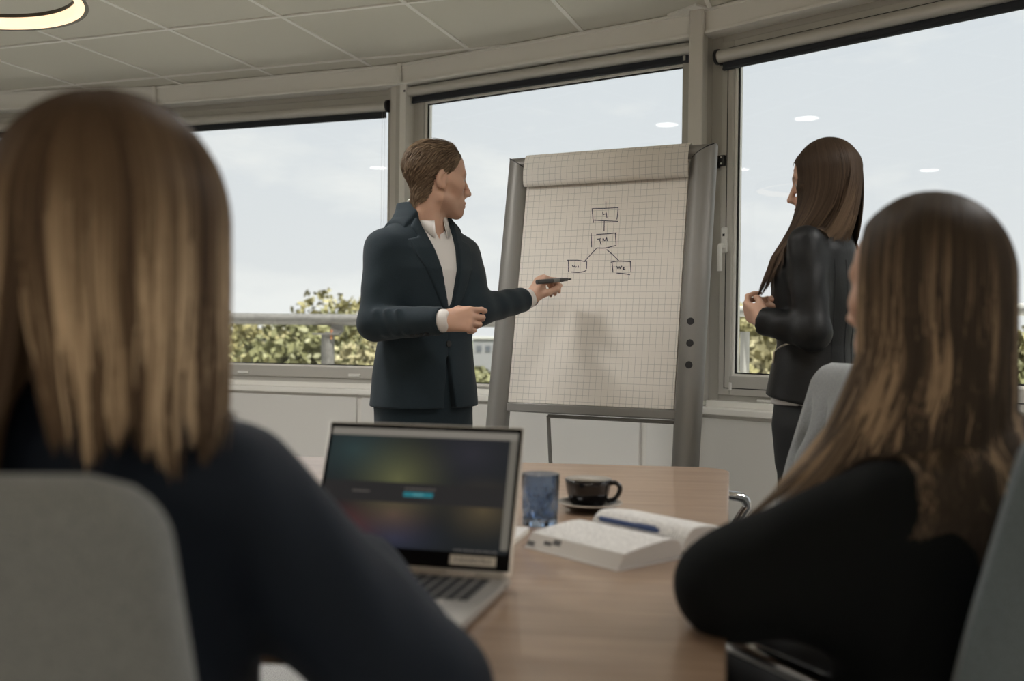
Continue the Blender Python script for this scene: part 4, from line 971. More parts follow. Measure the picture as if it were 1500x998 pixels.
def long_hair(parent,H,s,n,endf,colf,dom=(.108,.094,.108),c0=(-.012,0,.028),amin=62,fall=None,ops=None,seed=1,width=.0042,clumps=90,part=(.075,-.055),K=34,wave=.006,layer=.016,amax=180,tuck=None):
    r=np.random.default_rng(seed)
    cl_a=r.uniform(amin,amax,clumps)*r.choice([-1,1],clumps); cl_end=r.normal(0,1,clumps); cl_ph=r.uniform(0,6.28,clumps)
    ci=r.integers(0,clumps,n); a=cl_a[ci]+r.normal(0,4.5,n); sg=np.sign(cl_a[ci]); a=np.clip(np.abs(a),amin,183)*sg
    ar=np.radians(a); lay=r.uniform(0,1,n)**1.3*layer
    dx,dy,dz=dom
    x0=part[0]+(part[1]-part[0])*np.clip((np.abs(a)-amin)/(150-amin),0,1)+r.normal(0,.008,n)
    y0=np.abs(r.normal(0,.006,n))*sg
    t=np.linspace(0,1,K); kd=int(K*.42)
    P=np.zeros((n,K,3)); zeq=-.012
    Ex,Ey=np.cos(ar),np.sin(ar)
    u=np.linspace(0,1,kd)[None]
    # dome: go from the parting to the equator over the ellipsoid
    sx,sy=x0/dx,y0/dy
    ex,ey=Ex*.999,Ey*.999
    w=np.sin(u*PI/2)
    qx=sx[:,None]+(ex-sx)[:,None]*w; qy=sy[:,None]+(ey-sy)[:,None]*w
    rr=np.sqrt(qx**2+qy**2); sc=np.where(rr>.999,.999/np.maximum(rr,1e-6),1); qx*=sc; qy*=sc
    qz=np.sqrt(np.maximum(0,1-qx**2-qy**2)); lw=(1-lay[:,None]/dz)
    P[:,:kd,0]=c0[0]+qx*dx*lw; P[:,:kd,1]=c0[1]+qy*dy*lw; P[:,:kd,2]=c0[2]+qz*dz*lw+zeq*0
    zs=P[:,kd-1,2]; ze=endf(a,cl_end[ci])+r.normal(0,.010,n); v=np.linspace(0,1,K-kd+1)[1:][None]
    z=zs[:,None]+(ze-zs)[:,None]*v; dep=(zs[:,None]-z)
    fx,fy=(np.zeros_like(z),np.zeros_like(z)) if fall is None else fall(a[:,None],dep)
    wv=wave*np.sin(dep*26+cl_ph[ci][:,None])*np.minimum(1,dep/.12)
    P[:,kd:,0]=P[:,kd-1,0][:,None]+fx+wv*Ey[:,None]; P[:,kd:,1]=P[:,kd-1,1][:,None]+fy-wv*Ex[:,None]*.8; P[:,kd:,2]=z
    # gather the tips of a clump
    for c in range(clumps):
        m=ci==c
        if m.sum()>1:
            mean=P[m].mean(0); g=(.55*np.clip((t-.35)/.65,0,1)**1.5)[None,:,None]; P[m]=P[m]*(1-g)+mean[None]*g
    P*=1.0; Wp=P.reshape(-1,3)*s@H.R.T+H.o; Wp=Wp.reshape(P.shape)
    if ops is not None: Wp=push_out(Wp,ops,.006); Wp[...,2]+=0
    ax=np.zeros_like(P); ax[...,2]=np.minimum(P[...,2],.02); ax[...,0]=c0[0]; Nn_=(P-ax); Nn_/=np.linalg.norm(Nn_,axis=2,keepdims=True)+1e-9; Nn_=Nn_@H.R.T
    C=colf(a,t,cl_end[ci],r.uniform(0,1,n),lay/layer)
    # inner shell, so that nothing shows through
    na,nt_=72,30; A=np.radians(np.linspace(amin+6,360-amin-6,na)); ev=[]; 
    for k in range(nt_):
        q=k/(nt_-1)
        if q<.5:
            th=q/.5*PI/2; ev.append(np.stack([c0[0]+np.sin(th)*np.cos(A)*(dx-layer),c0[1]+np.sin(th)*np.sin(A)*(dy-layer),c0[2]+np.cos(th)*(dz-layer)+0*A],1))
        else:
            dd=(q-.5)/.5; adeg=np.degrees(A); aa=np.where(adeg>180,adeg-360,adeg); zt=endf(aa,np.zeros(na))+.07; z0_=c0[2]; zz_=z0_+(zt-z0_)*dd; f_=(0,0) if fall is None else fall(aa[None],(z0_-zz_)[None])
            ev.append(np.stack([c0[0]+np.cos(A)*(dx-layer)+np.ravel(f_[0]),c0[1]+np.sin(A)*(dy-layer)+np.ravel(f_[1]),zz_],1))
    ev=np.array(ev); eW=ev.reshape(-1,3)*s@H.R.T+H.o
    if ops is not None: eW=push_out(eW,ops,.003)
    ii=np.arange(nt_-1)[:,None]*na+np.arange(na-1)[None]; eq=np.stack([ii,ii+1,ii+na+1,ii+na],-1).reshape(-1,4)
    ec=colf(np.full(len(eW),150.),np.array([.4]),np.full(len(eW),-1.),np.full(len(eW),.1),np.ones(len(eW)))[:,0,:]*.7
    return ribbons('hair',Wp,np.full(n,width*s)*r.uniform(.6,1.3,n),Nn_,C,M_hair,parent,(eW,eq,ec))
def shoe(parent,c,f,m,L=.29):
    fr=Frame(c,f); o=[('u',EL(fr.w(.07,0,.035),(.10,.046,.045),np.stack([np.append(fr.f,0),np.append(fr.l,0),[0,0,1]],1)),.02),('u',EL(fr.w(-.04,0,.045),(.07,.040,.05),np.stack([np.append(fr.f,0),np.append(fr.l,0),[0,0,1]],1)),.03),('i',HALF((0,0,-1),-.001),.004)]
    return solid('shoe',o,(c[0]-.22,c[1]-.22,-.01),(c[0]+.22,c[1]+.22,.12),.008,m,parent)
M_suit=mat('dark_teal_suit',(.015,.026,.034),.8,bump=.25,bscale=900,sheen=.10,spec=.25,var=.12,vscale=300)
M_shirt=mat('white_shirt',(.74,.71,.68),.75,bump=.15,bscale=300); M_shoe=mat('black_leather',(.012,.011,.011),.35)
M_navy=mat('navy_knit',(.010,.016,.028),.75,bump=.2,bscale=700,sheen=.06,spec=.25); M_blk=mat('black_knit',(.0055,.0068,.0075),.8,bump=.2,bscale=700,spec=.15)
M_blazer=mat('black_blazer',(.007,.0075,.008),.5,bump=.25,bscale=120,spec=.35); M_btrous=mat('black_trousers',(.009,.010,.011),.8)
M_zip=mat('zip_metal',(.5,.46,.38),.3,metal=1); M_btn=mat('dark_button',(.03,.03,.03),.3)
# ------------------------------------------------------------------ man at the flip chart
def P3(v): return np.array(v,float)
def lerp(a,b,t): return P3(a)+(P3(b)-P3(a))*t
def cyl_end(a,b,r,L=.09):
    """hollow the end of a sleeve that runs from a to b"""
    d=P3(b)-P3(a); d/=np.linalg.norm(d); return ('s',RC(P3(b)+d*(r*.86),P3(b)+d*(r*.86+L),r,r),.002)
def torso_ops(fr,rows,grow=0,drape=0): return [('u',LOFT(fr,[(z,fx,fy,a+grow,b+grow) for z,fx,fy,a,b in rows],2.3,drape),0)]
def make_man():
    fr=Frame((-.307,3.5),(.669,-.743)); p=empty('person',(-.307,3.5,0)); tag(p,'man in a dark teal suit and open white shirt drawing on the flip chart','person')
    s=1.02; hc=PY(641,262,3.47); H=HF(hc,(.912,.41),rad(2))
    SR=fr.w(-.01,-.176,1.388); SL=fr.w(-.01,.176,1.388)
    ER=P3(PY(549,474,3.32)); WR=P3(PY(648,470,3.20)); EL_=P3((-.125,3.50,1.185)); WL=P3(PY(777,437,3.74))
    rows=[(.845,.0,0,.152,.200),(.95,.0,0,.142,.190),(1.08,.005,0,.128,.172),(1.2,.01,0,.134,.182),(1.32,.005,0,.138,.194),(1.39,-.005,0,.122,.192),(1.43,-.012,0,.106,.176),(1.470,-.018,0,.092,.136),(1.50,-.02,0,.082,.104),(1.53,-.024,0,.076,.084),(1.555,-.032,0,.071,.074)]
    core=[(z,fx,fy,a,b) for z,fx,fy,a,b in rows if z>1.0]
    # body: one continuous skin
    neck=[('u',RC(H(-.028,0,-.055),fr.w(.0,0,1.42),.055,.066),.03)]
    body=head_ops(H,s)+neck+[('u',LOFT(fr,[(z,fx,fy,a-.03,b-.03) for z,fx,fy,a,b in core[:-2]]),.03),('u',EL(fr.w(0,0,.98),(.09,.09,.13)),.05)]
    for S,E,W in ((SR,ER,WR),(SL,EL_,WL)): body+=[('u',RC(S,E,.048,.038),.02),('u',RC(E,W,.038,.027),.02)]
    for g in (1,-1): body+=[('u',RC(fr.w(0,.095*g,.92),fr.w(.02,.11*g,.50),.082,.052),.03),('u',RC(fr.w(.02,.11*g,.50),fr.w(-.02,.12*g,.09),.050,.035),.02)]
    hand_ops.flip=False
    body+=hand_ops(WR,(.97,-.12,.05),(0,.18,1),((30,48,30),(44,58,35),(52,62,38),(56,58,35)),((.018,.020,-.010),(.048,.040,-.024),(.080,.040,-.036),(.106,.030,-.042)),1.0)
    hand_ops.flip=True
    body+=hand_ops(WL,(.50,.20,.84),(.42,-.86,-.05),((62,58,22),(70,62,28),(76,55,28),(60,38,20)),((.018,.020,-.012),(.046,.040,-.030),(.078,.040,-.052),(.104,.026,-.066)),1.0)
    hand_ops.flip=False
    bo=solid('body',body,(-.56,3.12,.04),(.26,3.95,1.80),.0068,M_skin,p,
       fine=([(-.36,-.10,.0034),(.05,.26,.0034)],[(3.12,3.26,.0034),(3.38,3.58,.0034),(3.72,3.95,.0034)],[(1.05,1.42,.0034),(1.5,1.8,.0034)]),it=1,colf=skin_cols(H,s,stub=.28))
    eyes(p,H,s)
    # jacket
    cR=lerp(ER,WR,.93); cL=lerp(EL_,WL,.80)
    tj=torso_ops(fr,rows,0,.0018)
    sl=[]
    for S,E,c,ph in ((SR,ER,cR,0),(SL,EL_,cL,2)):
        sl+=[('u',RC(S,E,.060,.055,.0012,55,ph),.05),('u',RC(E,c,.058,.047,.0014,75,ph+1),.02)]
    # folds at the right elbow
    for k in range(3): 
        q=lerp(ER,WR,.10+.16*k); sl.append(('u',RC(q+P3((-.01,-.045,.035)),q+P3((.02,-.05,-.03)),.009,.008),.02))
    holes=[cyl_end(ER,cR,.043),cyl_end(EL_,cL,.043),('s',RC(fr.w(.012,0,1.49),H(-.025,0,-.02),.070,.074),.006)]
    vee=PRISM(fr,[(-.078,1.60),(.078,1.60),(.060,1.43),(.012,1.205),(.0,1.190),(-.012,1.205),(-.060,1.43)],0)
    tail=PRISM(fr,[(-.006,1.02),(.004,1.02),(.030,.80),(-.030,.80)],.02)
    lo=(-.56,3.13,.80); hi=(.12,3.86,1.56)
    jk=solid('jacket',tj+sl+holes+[('s',vee,.003),('s',tail,.004),('s',PRISM(fr,[(-.0015,1.02),(.0015,1.02),(.0015,1.20),(-.0015,1.20)],.02),.003)],lo,hi,.0043,M_suit,p,it=3)
    jb=tj+sl
    for g in (1,-1):
        lap_=[(.010*g,1.185),(.058*g,1.43),(.080*g,1.500),(.108*g,1.462),(.094*g,1.428),(.132*g,1.418),(.118*g,1.36),(.034*g,1.185)]
        solid('lapel',[('u',OFF(jb,.0065,lo,hi),0),('i',PRISM(fr,lap_,.0),.003),('s',vee,.002),('s',RC(fr.w(.012,0,1.49),H(-.025,0,-.02),.068,.072),.003)],lo,hi,.0042,M_suit,p,it=3)
    solid('collar',[('u',OFF(jb,.0075,lo,hi),0),('i',PRISM(fr,[(-.125,1.435),(.125,1.435),(.125,1.60),(-.125,1.60)],-.4,.045),.004),('s',RC(fr.w(.012,0,1.49),H(-.025,0,-.02),.066,.070),.003)],lo,hi,.0042,M_suit,p,it=3)
    inv=p.matrix_basis.inverted()
    def front(ly,z,e=.0):   # point on the jacket front
        t=np.linspace(.02,.25,200); q=np.stack([fr.w(a,ly,z) for a in t]); d=field(jb,q[:,0],q[:,1],q[:,2]); i=int(np.argmin(np.abs(d))); return q[i]
    def disc(q,n,r,th,m,name,par):
        q=Vector(q); n=Vector(n).normalized(); MB().tube([inv@(q-n*th),inv@(q+n*th)],r,14).build(name,m,par,auto=True)
    fv=(fr.f[0],fr.f[1],0)
    q=front(.0,1.065); disc(q,fv,.0105,.005,M_btn,'button',p)
    for k in range(4):
        c=lerp(ER,cR,.62+.075*k); d_=P3((0,-.55,-.83)); disc(c+d_*.051,d_,.007,.004,M_btn,'cuff_button',p)
    # pocket flap on his left
    # shirt with cuffs and open collar
    sh=torso_ops(fr,[(z,fx,fy,a-.012,b-.016) for z,fx,fy,a,b in rows if z>1.05],0)
    sh+=[('s',RC(fr.w(.016,0,1.475),H(-.02,0,-.05),.060,.060),.004),('s',PRISM(fr,[(-.022,1.53),(.022,1.53),(.0,1.415)],.0),.004)]
    for E,W,c,x in ((ER,WR,cR,.020),(EL_,WL,cL,.042)):
        d=(W-E)/np.linalg.norm(W-E); sh+=[('u',RC(c-d*.06,c+d*x,.037,.038),0),cyl_end(c-d*.06,c+d*(x+.026),.0335)]
    solid('shirt',sh,(-.56,3.13,.88),(.16,3.92,1.56),.005,M_shirt,p,it=1)
    # shirt collar: folded band, open in front
    V=[];Q=[];n=48
    for k in range(n+1):
        a=rad(18+324*k/n); fx_,fy_=math.cos(a),math.sin(a); back=(1-fx_)/2; pt=max(0,(fx_-.35)/.65)**1.5
        zt=1.496+.076*back+.004; zb=zt-.040-.036*pt
        ct=fr.w(.012-.012*back,0,0)
        for rr_,z in ((.0605,zt-.03),(.0635,zt),(.0665,zt+.002),(.074+.012*pt,zb),(.0715+.012*pt,zb-.001),(.0635,zt-.006)):
            o=fr.w(.010-.010*back+fx_*rr_*1.02,fy_*rr_*1.02,z); V.append(inv@Vector(o))
    for k in range(n):
        for j in range(5): Q.append((k*6+j,k*6+6+j,k*6+7+j,k*6+1+j))
    Q+=[tuple(range(5,-1,-1)),tuple(n*6+j for j in range(6))]
    pydata('shirt_collar',V,Q,M_shirt,p,True)
    # trousers and shoes
    tr=[('u',LOFT(fr,[(.74,0,0,.11,.165),(.86,0,0,.125,.172),(.98,0,0,.120,.160),(1.04,0,0,.112,.150)]),0)]
    for g in (1,-1): tr+=[('u',RC(fr.w(0,.088*g,.86),fr.w(.025,.105*g,.50),.100,.075,.002,50,g),.03),('u',RC(fr.w(.025,.105*g,.50),fr.w(-.01,.115*g,.07),.075,.062,.002,40,g),.02)]
    solid('trousers',tr+[('i',HALF((0,0,-1),-.045),.003)],(-.56,3.22,.02),(-.03,3.78,1.06),.0075,M_suit,p,it=1)
    for g in (1,-1): shoe(p,fr.w(.03,.115*g,0)[:2],fr.f,M_shoe)
    # short combed-back hair
    r=np.random.default_rng(3); n=5200; K=8
    scalp=[('u',EL(H(-.018*s,0,.036*s),[q*s for q in (.094,.074,.084)],H.R),0),('u',EL(H(.030*s,0,.035*s),[q*s for q in (.062,.064,.068)],H.R),.03),('u',RC(H(-.028,0,-.055),fr.w(.0,0,1.42),.056,.067),.03)]
    d=r.normal(size=(n*4,3)); d/=np.linalg.norm(d,axis=1)[:,None]; L=d*np.array([.12,.09,.125])*s+np.array([-.012,0,.024])*s
    Wp=L@H.R.T+H.o; 
    def snap(Wp,off):
        for _ in range(4):
            f0=field(scalp,Wp[:,0],Wp[:,1],Wp[:,2]); e=.002
            g=np.stack([field(scalp,Wp[:,0]+e*(k==0),Wp[:,1]+e*(k==1),Wp[:,2]+e*(k==2))-f0 for k in range(3)],1); g/=np.linalg.norm(g,axis=1,keepdims=True)+1e-9
            Wp=Wp-g*(f0-off)[:,None]
        return Wp,g
    Wp,_=snap(Wp,0); L=H.loc(Wp)/s; x,y,z=L.T
    zmin=np.interp(x,[-.12,-.05,-.034,-.022,.004,.016,.030,.045,.068,.076],[-.094,-.084,-.050,.022,.022,-.010,.010,.040,.076,.090])
    keep=np.where(z>zmin+r.normal(0,.003,len(z)))[0][:n]; Wp=Wp[keep]; L=L[keep]; n=len(keep); x,y,z=L.T
    ln=np.interp(z,[-.06,.02,.07,.12],[.026,.030,.042,.050])*r.uniform(.75,1.2,n)*s
    thick=np.interp(z,[-.06,0,.06,.12],[.007,.012,.016,.018])*np.interp(x,[-.12,0,.05,.08],[1.3,1,1.1,1.5])
    lay=r.uniform(.25,1,n); fr_edge=np.clip((z-zmin[keep])/.03,.25,1); th=thick*lay*fr_edge*s
    P=np.zeros((n,K,3)); N=np.zeros_like(P); cur=Wp.copy()
    sidew=np.clip((np.abs(y)-.03)/.035,0,1)
    for k in range(K):
        t=k/(K-1); off=th*(1-(1-t)**2)*.9+.0008; q,g=snap(cur,off); P[:,k]=q; N[:,k]=g
        gl=g@H.R; fl=np.stack([-1+0*x,.10*np.sign(y)*1,-.25-.75*sidew-.6*np.clip((-x-.05)/.05,0,1)],1); fl+=r.normal(0,.10,(n,3))*(k==0)
        fr_q=np.clip((x-.05)/.03,0,1)*np.clip((z-.06)/.03,0,1); fl=fl*(1-fr_q[:,None]*.5)+np.array([.1,.25,.75])*fr_q[:,None]*(1-t)
        fw=fl@H.R.T; fw-=g*np.sum(fw*g,1,keepdims=True)*.9; fw/=np.linalg.norm(fw,axis=1,keepdims=True)+1e-9; cur=q+fw*(ln/(K-1))[:,None]
    cb=np.array([.10,.068,.044]); cl=np.array([.30,.21,.135]); mixv=np.clip(r.normal(.25,.2,n)+.25*np.clip((z-.08)/.04,0,1)+.3*np.clip((x-.04)/.04,0,1),0,1)
    C=np.repeat((cb+(cl-cb)*mixv[:,None])[:,None],K,1)
    ribbons('hair',P,np.full(n,.0030)*r.uniform(.6,1.3,n),N,C,M_hair,p)
    # dark under-layer of the hair
    hb=solid('hair_base',scalp+[],tuple(hc[i]-.16 for i in range(3)),tuple(hc[i]+.16 for i in range(3)),.005,attr_mat('hair_base',.8,.2),p,it=1,colf=lambda V: np.tile(cb*.8,(len(V),1)))
    me=hb.data; co=np.zeros(len(me.vertices)*3); me.vertices.foreach_get('co',co); co=co.reshape(-1,3)+np.array(p.location); Lh=H.loc(co)/s
    zm=np.interp(Lh[:,0],[-.12,-.05,-.034,-.022,.004,.016,.030,.045,.068,.076],[-.094,-.084,-.050,.022,.022,-.010,.010,.040,.076,.090])
    bmh=bmesh.new(); bmh.from_mesh(me); bmh.verts.ensure_lookup_table()
    bmesh.ops.delete(bmh,geom=[v for v,l,m_ in zip(bmh.verts,Lh,zm) if l[2]<m_+.004],context='VERTS')
    for v in bmh.verts: v.co+=v.normal*.0022
    bmh.to_mesh(me); bmh.free()
    # bracelet on the drawing hand
    d=Vector(WL-EL_).normalized(); a=d.cross(Vector((0,0,1))).normalized(); b=d.cross(a); c=Vector(WL)+d*.004
    MB().tube([inv@(c+(a*math.cos(t)+b*math.sin(t))*.0305+d*.006*math.cos(t)) for t in np.linspace(0,2*PI,28)[:-1]],.0026,8,closed=True).build('bracelet',M_black,p,smooth=True)
    return p,H,hand_ops.w
man,manH,_=make_man()
# marker pen in his drawing hand
mA=PY(786,413.5,3.683); mB_=PY(837,409,3.782)
mk=empty('marker_pen',mw=Matrix.Translation(mA)@(mB_-mA).to_track_quat('Z','X').to_matrix().to_4x4()); tag(mk,'grey marker pen held in the man\'s hand at the flip chart','marker')
ML=(mB_-mA).length; M_mk=mat('marker_grey',(.07,.07,.072),.4)
MB().lathe([(0,0),(.0085,.001),(.0088,.01),(.0088,ML*.44),(.0082,ML*.45),(.0082,ML*.74),(.0068,ML*.78),(.0062,ML*.88),(.0035,ML*.90)],n=20).build('barrel',M_mk,mk,auto=True)
MB().lathe([(.0035,ML*.89),(.0032,ML*.96),(.0016,ML),(0,ML)],n=12).build('nib',M_black,mk)
MB().lathe([(.0084,ML*.455),(.0086,ML*.47),(.0086,ML*.62),(.0084,ML*.63)],n=20).build('label_band',mat('marker_label',(.22,.22,.22),.5),mk)

# ------------------------------------------------------------------ women
WR_=[(.885,.012,0,.140,.178),(1.0,.006,0,.124,.160),(1.08,.0,0,.112,.146),(1.2,.006,0,.124,.156),(1.29,.006,0,.122,.162),(1.36,-.005,0,.104,.150),(1.405,-.012,0,.086,.112),(1.44,-.015,0,.066,.072),(1.465,-.015,0,.058,.060)]
def make_standing():
    fr=Frame((.928,3.03),(-.85,.53)); p=empty('person',(.928,3.03,0)); tag(p,'woman in a black zip-pocket blazer standing with hands together by the window','person')
    s=.95; hc=PY(1209,266,3.0); H=HF(hc,(-.88,.47),rad(7))
    SL=fr.w(-.005,.150,1.375); SR=fr.w(-.005,-.150,1.375)
    E1=P3(PY(1190,487,2.85)); W1=P3(PY(1120,470,2.94)); E2=fr.w(.05,-.215,1.12); W2=P3(PY(1140,460,3.09))
    neck=[('u',RC(H(-.028,0,-.055),fr.w(-.005,0,1.39),.046,.054),.03)]
    body=head_ops(H,s)+neck+[('u',LOFT(fr,[(z,fx,fy,a-.03,b-.03) for z,fx,fy,a,b in WR_[1:-2]]),.03),('u',EL(fr.w(0,0,.95),(.11,.14,.13)),.05)]
    for S,E,W in ((SL,E1,W1),(SR,E2,W2)): body+=[('u',RC(S,E,.040,.032),.02),('u',RC(E,W,.032,.023),.02)]
    for g in (1,-1): body+=[('u',RC(fr.w(0,.08*g,.88),fr.w(.015,.085*g,.47),.075,.047),.03),('u',RC(fr.w(.015,.085*g,.47),fr.w(-.02,.085*g,.08),.045,.030),.02)]
    hand_ops.flip=True
    body+=hand_ops(W1,(-.40,.75,.35),(-.35,-.2,.9),((40,55,30),(48,60,35),(52,60,35),(55,60,35)),((.018,.020,-.010),(.045,.040,-.022),(.074,.042,-.034),(.096,.034,-.042)),.88)
    hand_ops.flip=False
    body+=hand_ops(W2,(-.62,-.62,.18),(.15,-.15,.95),((45,55,30),(50,60,35),(52,60,35),(55,60,35)),((.018,.020,-.010),(.045,.040,-.022),(.074,.042,-.034),(.096,.034,-.042)),.88)
    solid('body',body,(.60,2.68,.03),(1.20,3.35,1.72),.007,M_skin,p,fine=([(.70,.98,.0038)],[(2.85,3.2,.0038)],[(1.08,1.28,.0038),(1.42,1.72,.0038)]),it=1,colf=skin_cols(H,s,base=SKIN*.95))
    eyes(p,H,s,(.12,.08,.05))
    c1=lerp(E1,W1,.96); c2=lerp(E2,W2,.95)
    jb=torso_ops(fr,WR_,0,.0016)
    sl=[]
    for S,E,c,ph in ((SL,E1,c1,0),(SR,E2,c2,2)): sl+=[('u',RC(S,E,.053,.051,.0014,55,ph),.03),('u',RC(E,c,.052,.043,.0018,80,ph+1),.02)]
    hem=HALF((fr.f[0]*.16,fr.f[1]*.16,-1),float(np.dot(fr.w(0,0,.905),np.array([fr.f[0]*.16,fr.f[1]*.16,-1])/math.sqrt(1.0256))))
    vee=PRISM(fr,[(-.060,1.56),(.060,1.56),(.045,1.38),(.012,1.16),(-.012,1.16),(-.045,1.38)],0)
    jops=jb+sl+[('i',hem,.003),cyl_end(E1,c1,.039),cyl_end(E2,c2,.039),('s',RC(fr.w(.005,0,1.43),H(-.025,0,-.02),.058,.062),.004),('s',vee,.004)]
    lo=(.58,2.68,.84); hi=(1.24,3.36,1.5)
    for ly,x1 in ((.06,-.02),(-.06,-.02),(.0,-.02)):    # back seams
        jops.append(('s',PRISM(fr,[(ly-.0018,.86),(ly+.0018,.86),(ly*1.1+.0018,1.36),(ly*1.1-.0018,1.36)],-.3,-.02),.003)) if False else None
    solid('blazer',jops,lo,hi,.0055,M_blazer,p,it=2)
    inv=p.matrix_basis.inverted()
    # seams and zip pocket, laid on the surface
    def surf(ang,z):
        t=np.linspace(.05,.26,220); c=fr.f*math.cos(ang)+fr.l*math.sin(ang); q=np.stack([fr.o[0]+t*c[0],fr.o[1]+t*c[1],np.full_like(t,z)],1); d=field(jb,q[:,0],q[:,1],q[:,2]); i=int(np.argmin(np.abs(d))); return Vector(q[i])
    MB().tube([inv@(surf(rad(a),z)+Vector((0,0,0))) for a,z in zip(np.linspace(46,92,14),1.055+.030*np.sin(np.linspace(.1,1.9,14)))],.0032,6).build('pocket_zip',M_zip,p,smooth=True)
    a0=surf(rad(46),1.058); MB().tube([inv@(a0+Vector((-.004,-.003,0))),inv@(a0+Vector((-.008,-.004,-.035)))],.0035,6).build('zip_pull',M_zip,p)
    for a in (118,138,158):
        MB().tube([inv@(surf(rad(a+6*math.sin((z-.9)*5)),z)) for z in np.linspace(.93,1.33,18)],.0016,5).build('back_seam',M_btrous,p)
    # pale top under the blazer
    solid('top',torso_ops(fr,[(z,fx,fy,a-.012,b-.012) for z,fx,fy,a,b in WR_ if z>.95],0)+[('u',LOFT(fr,[(.898,.004,0,.124,.160),(1.01,.004,0,.112,.148)]),.0),('s',RC(fr.w(.01,0,1.40),H(-.02,0,-.02),.060,.062),.004)],lo,hi,.007,mat('pale_top',(.55,.53,.52),.8),p,it=1)
    tr=[('u',LOFT(fr,[(.72,0,0,.105,.145),(.84,0,0,.122,.165),(.95,0,0,.112,.150)]),0)]
    for g in (1,-1): tr+=[('u',RC(fr.w(.0,.078*g,.82),fr.w(.02,.085*g,.47),.092,.062),.03),('u',RC(fr.w(.02,.085*g,.47),fr.w(-.01,.085*g,.06),.060,.045),.02)]
    solid('trousers',tr+[('i',HALF((0,0,-1),-.05),.003)],(.68,2.78,.02),(1.18,3.28,.98),.008,M_btrous,p,it=1)
    for g in (1,-1): shoe(p,fr.w(.02,.085*g,0)[:2],fr.f,M_shoe)
    def endf(a,c): a=np.asarray(a); return np.where(a>0,np.interp(a,[30,70,110,150,180],[-.30,-.335,-.30,-.215,-.19]),np.interp(-a,[30,90,150,180],[-.27,-.26,-.20,-.19]))+.014*c
    def fall(a,dep):
        g=np.where(a>0,np.interp(a,[30,70,110,150,180],[.28,.40,.46,.34,.15]),.12); q=np.clip(dep,0,.5)
        return g*q*np.clip(q/.18,.15,1.4), np.sign(a)*.05*q+np.where(a>140,.22,0)*q
    def colf(a,t,c,rn,lay):
        d=np.array([.040,.026,.017]); m=np.array([.085,.056,.036]); l=np.array([.20,.135,.085])
        k=np.clip(.35*rn+.16*c,0,1)[:,None]*np.clip(.4+t*.8,0,1)[None]; hi_=np.clip((t-.55)*1.2,0,.7)[None]*np.clip(.5+c*.35,0,1)[:,None]
        C=d+(m-d)*k[...,None]*1.5; return C+(l-C)*hi_[...,None]
    blz=[('u',LOFT(fr,WR_,2.3),0)]+sl
    long_hair(p,H,s,3600,endf,colf,dom=(.104,.090,.110),amin=38,fall=fall,ops=blz+head_ops(H,s*.985,False),seed=5,width=.0036,part=(.085,-.04),wave=.005,clumps=70)
    return p
make_standing()

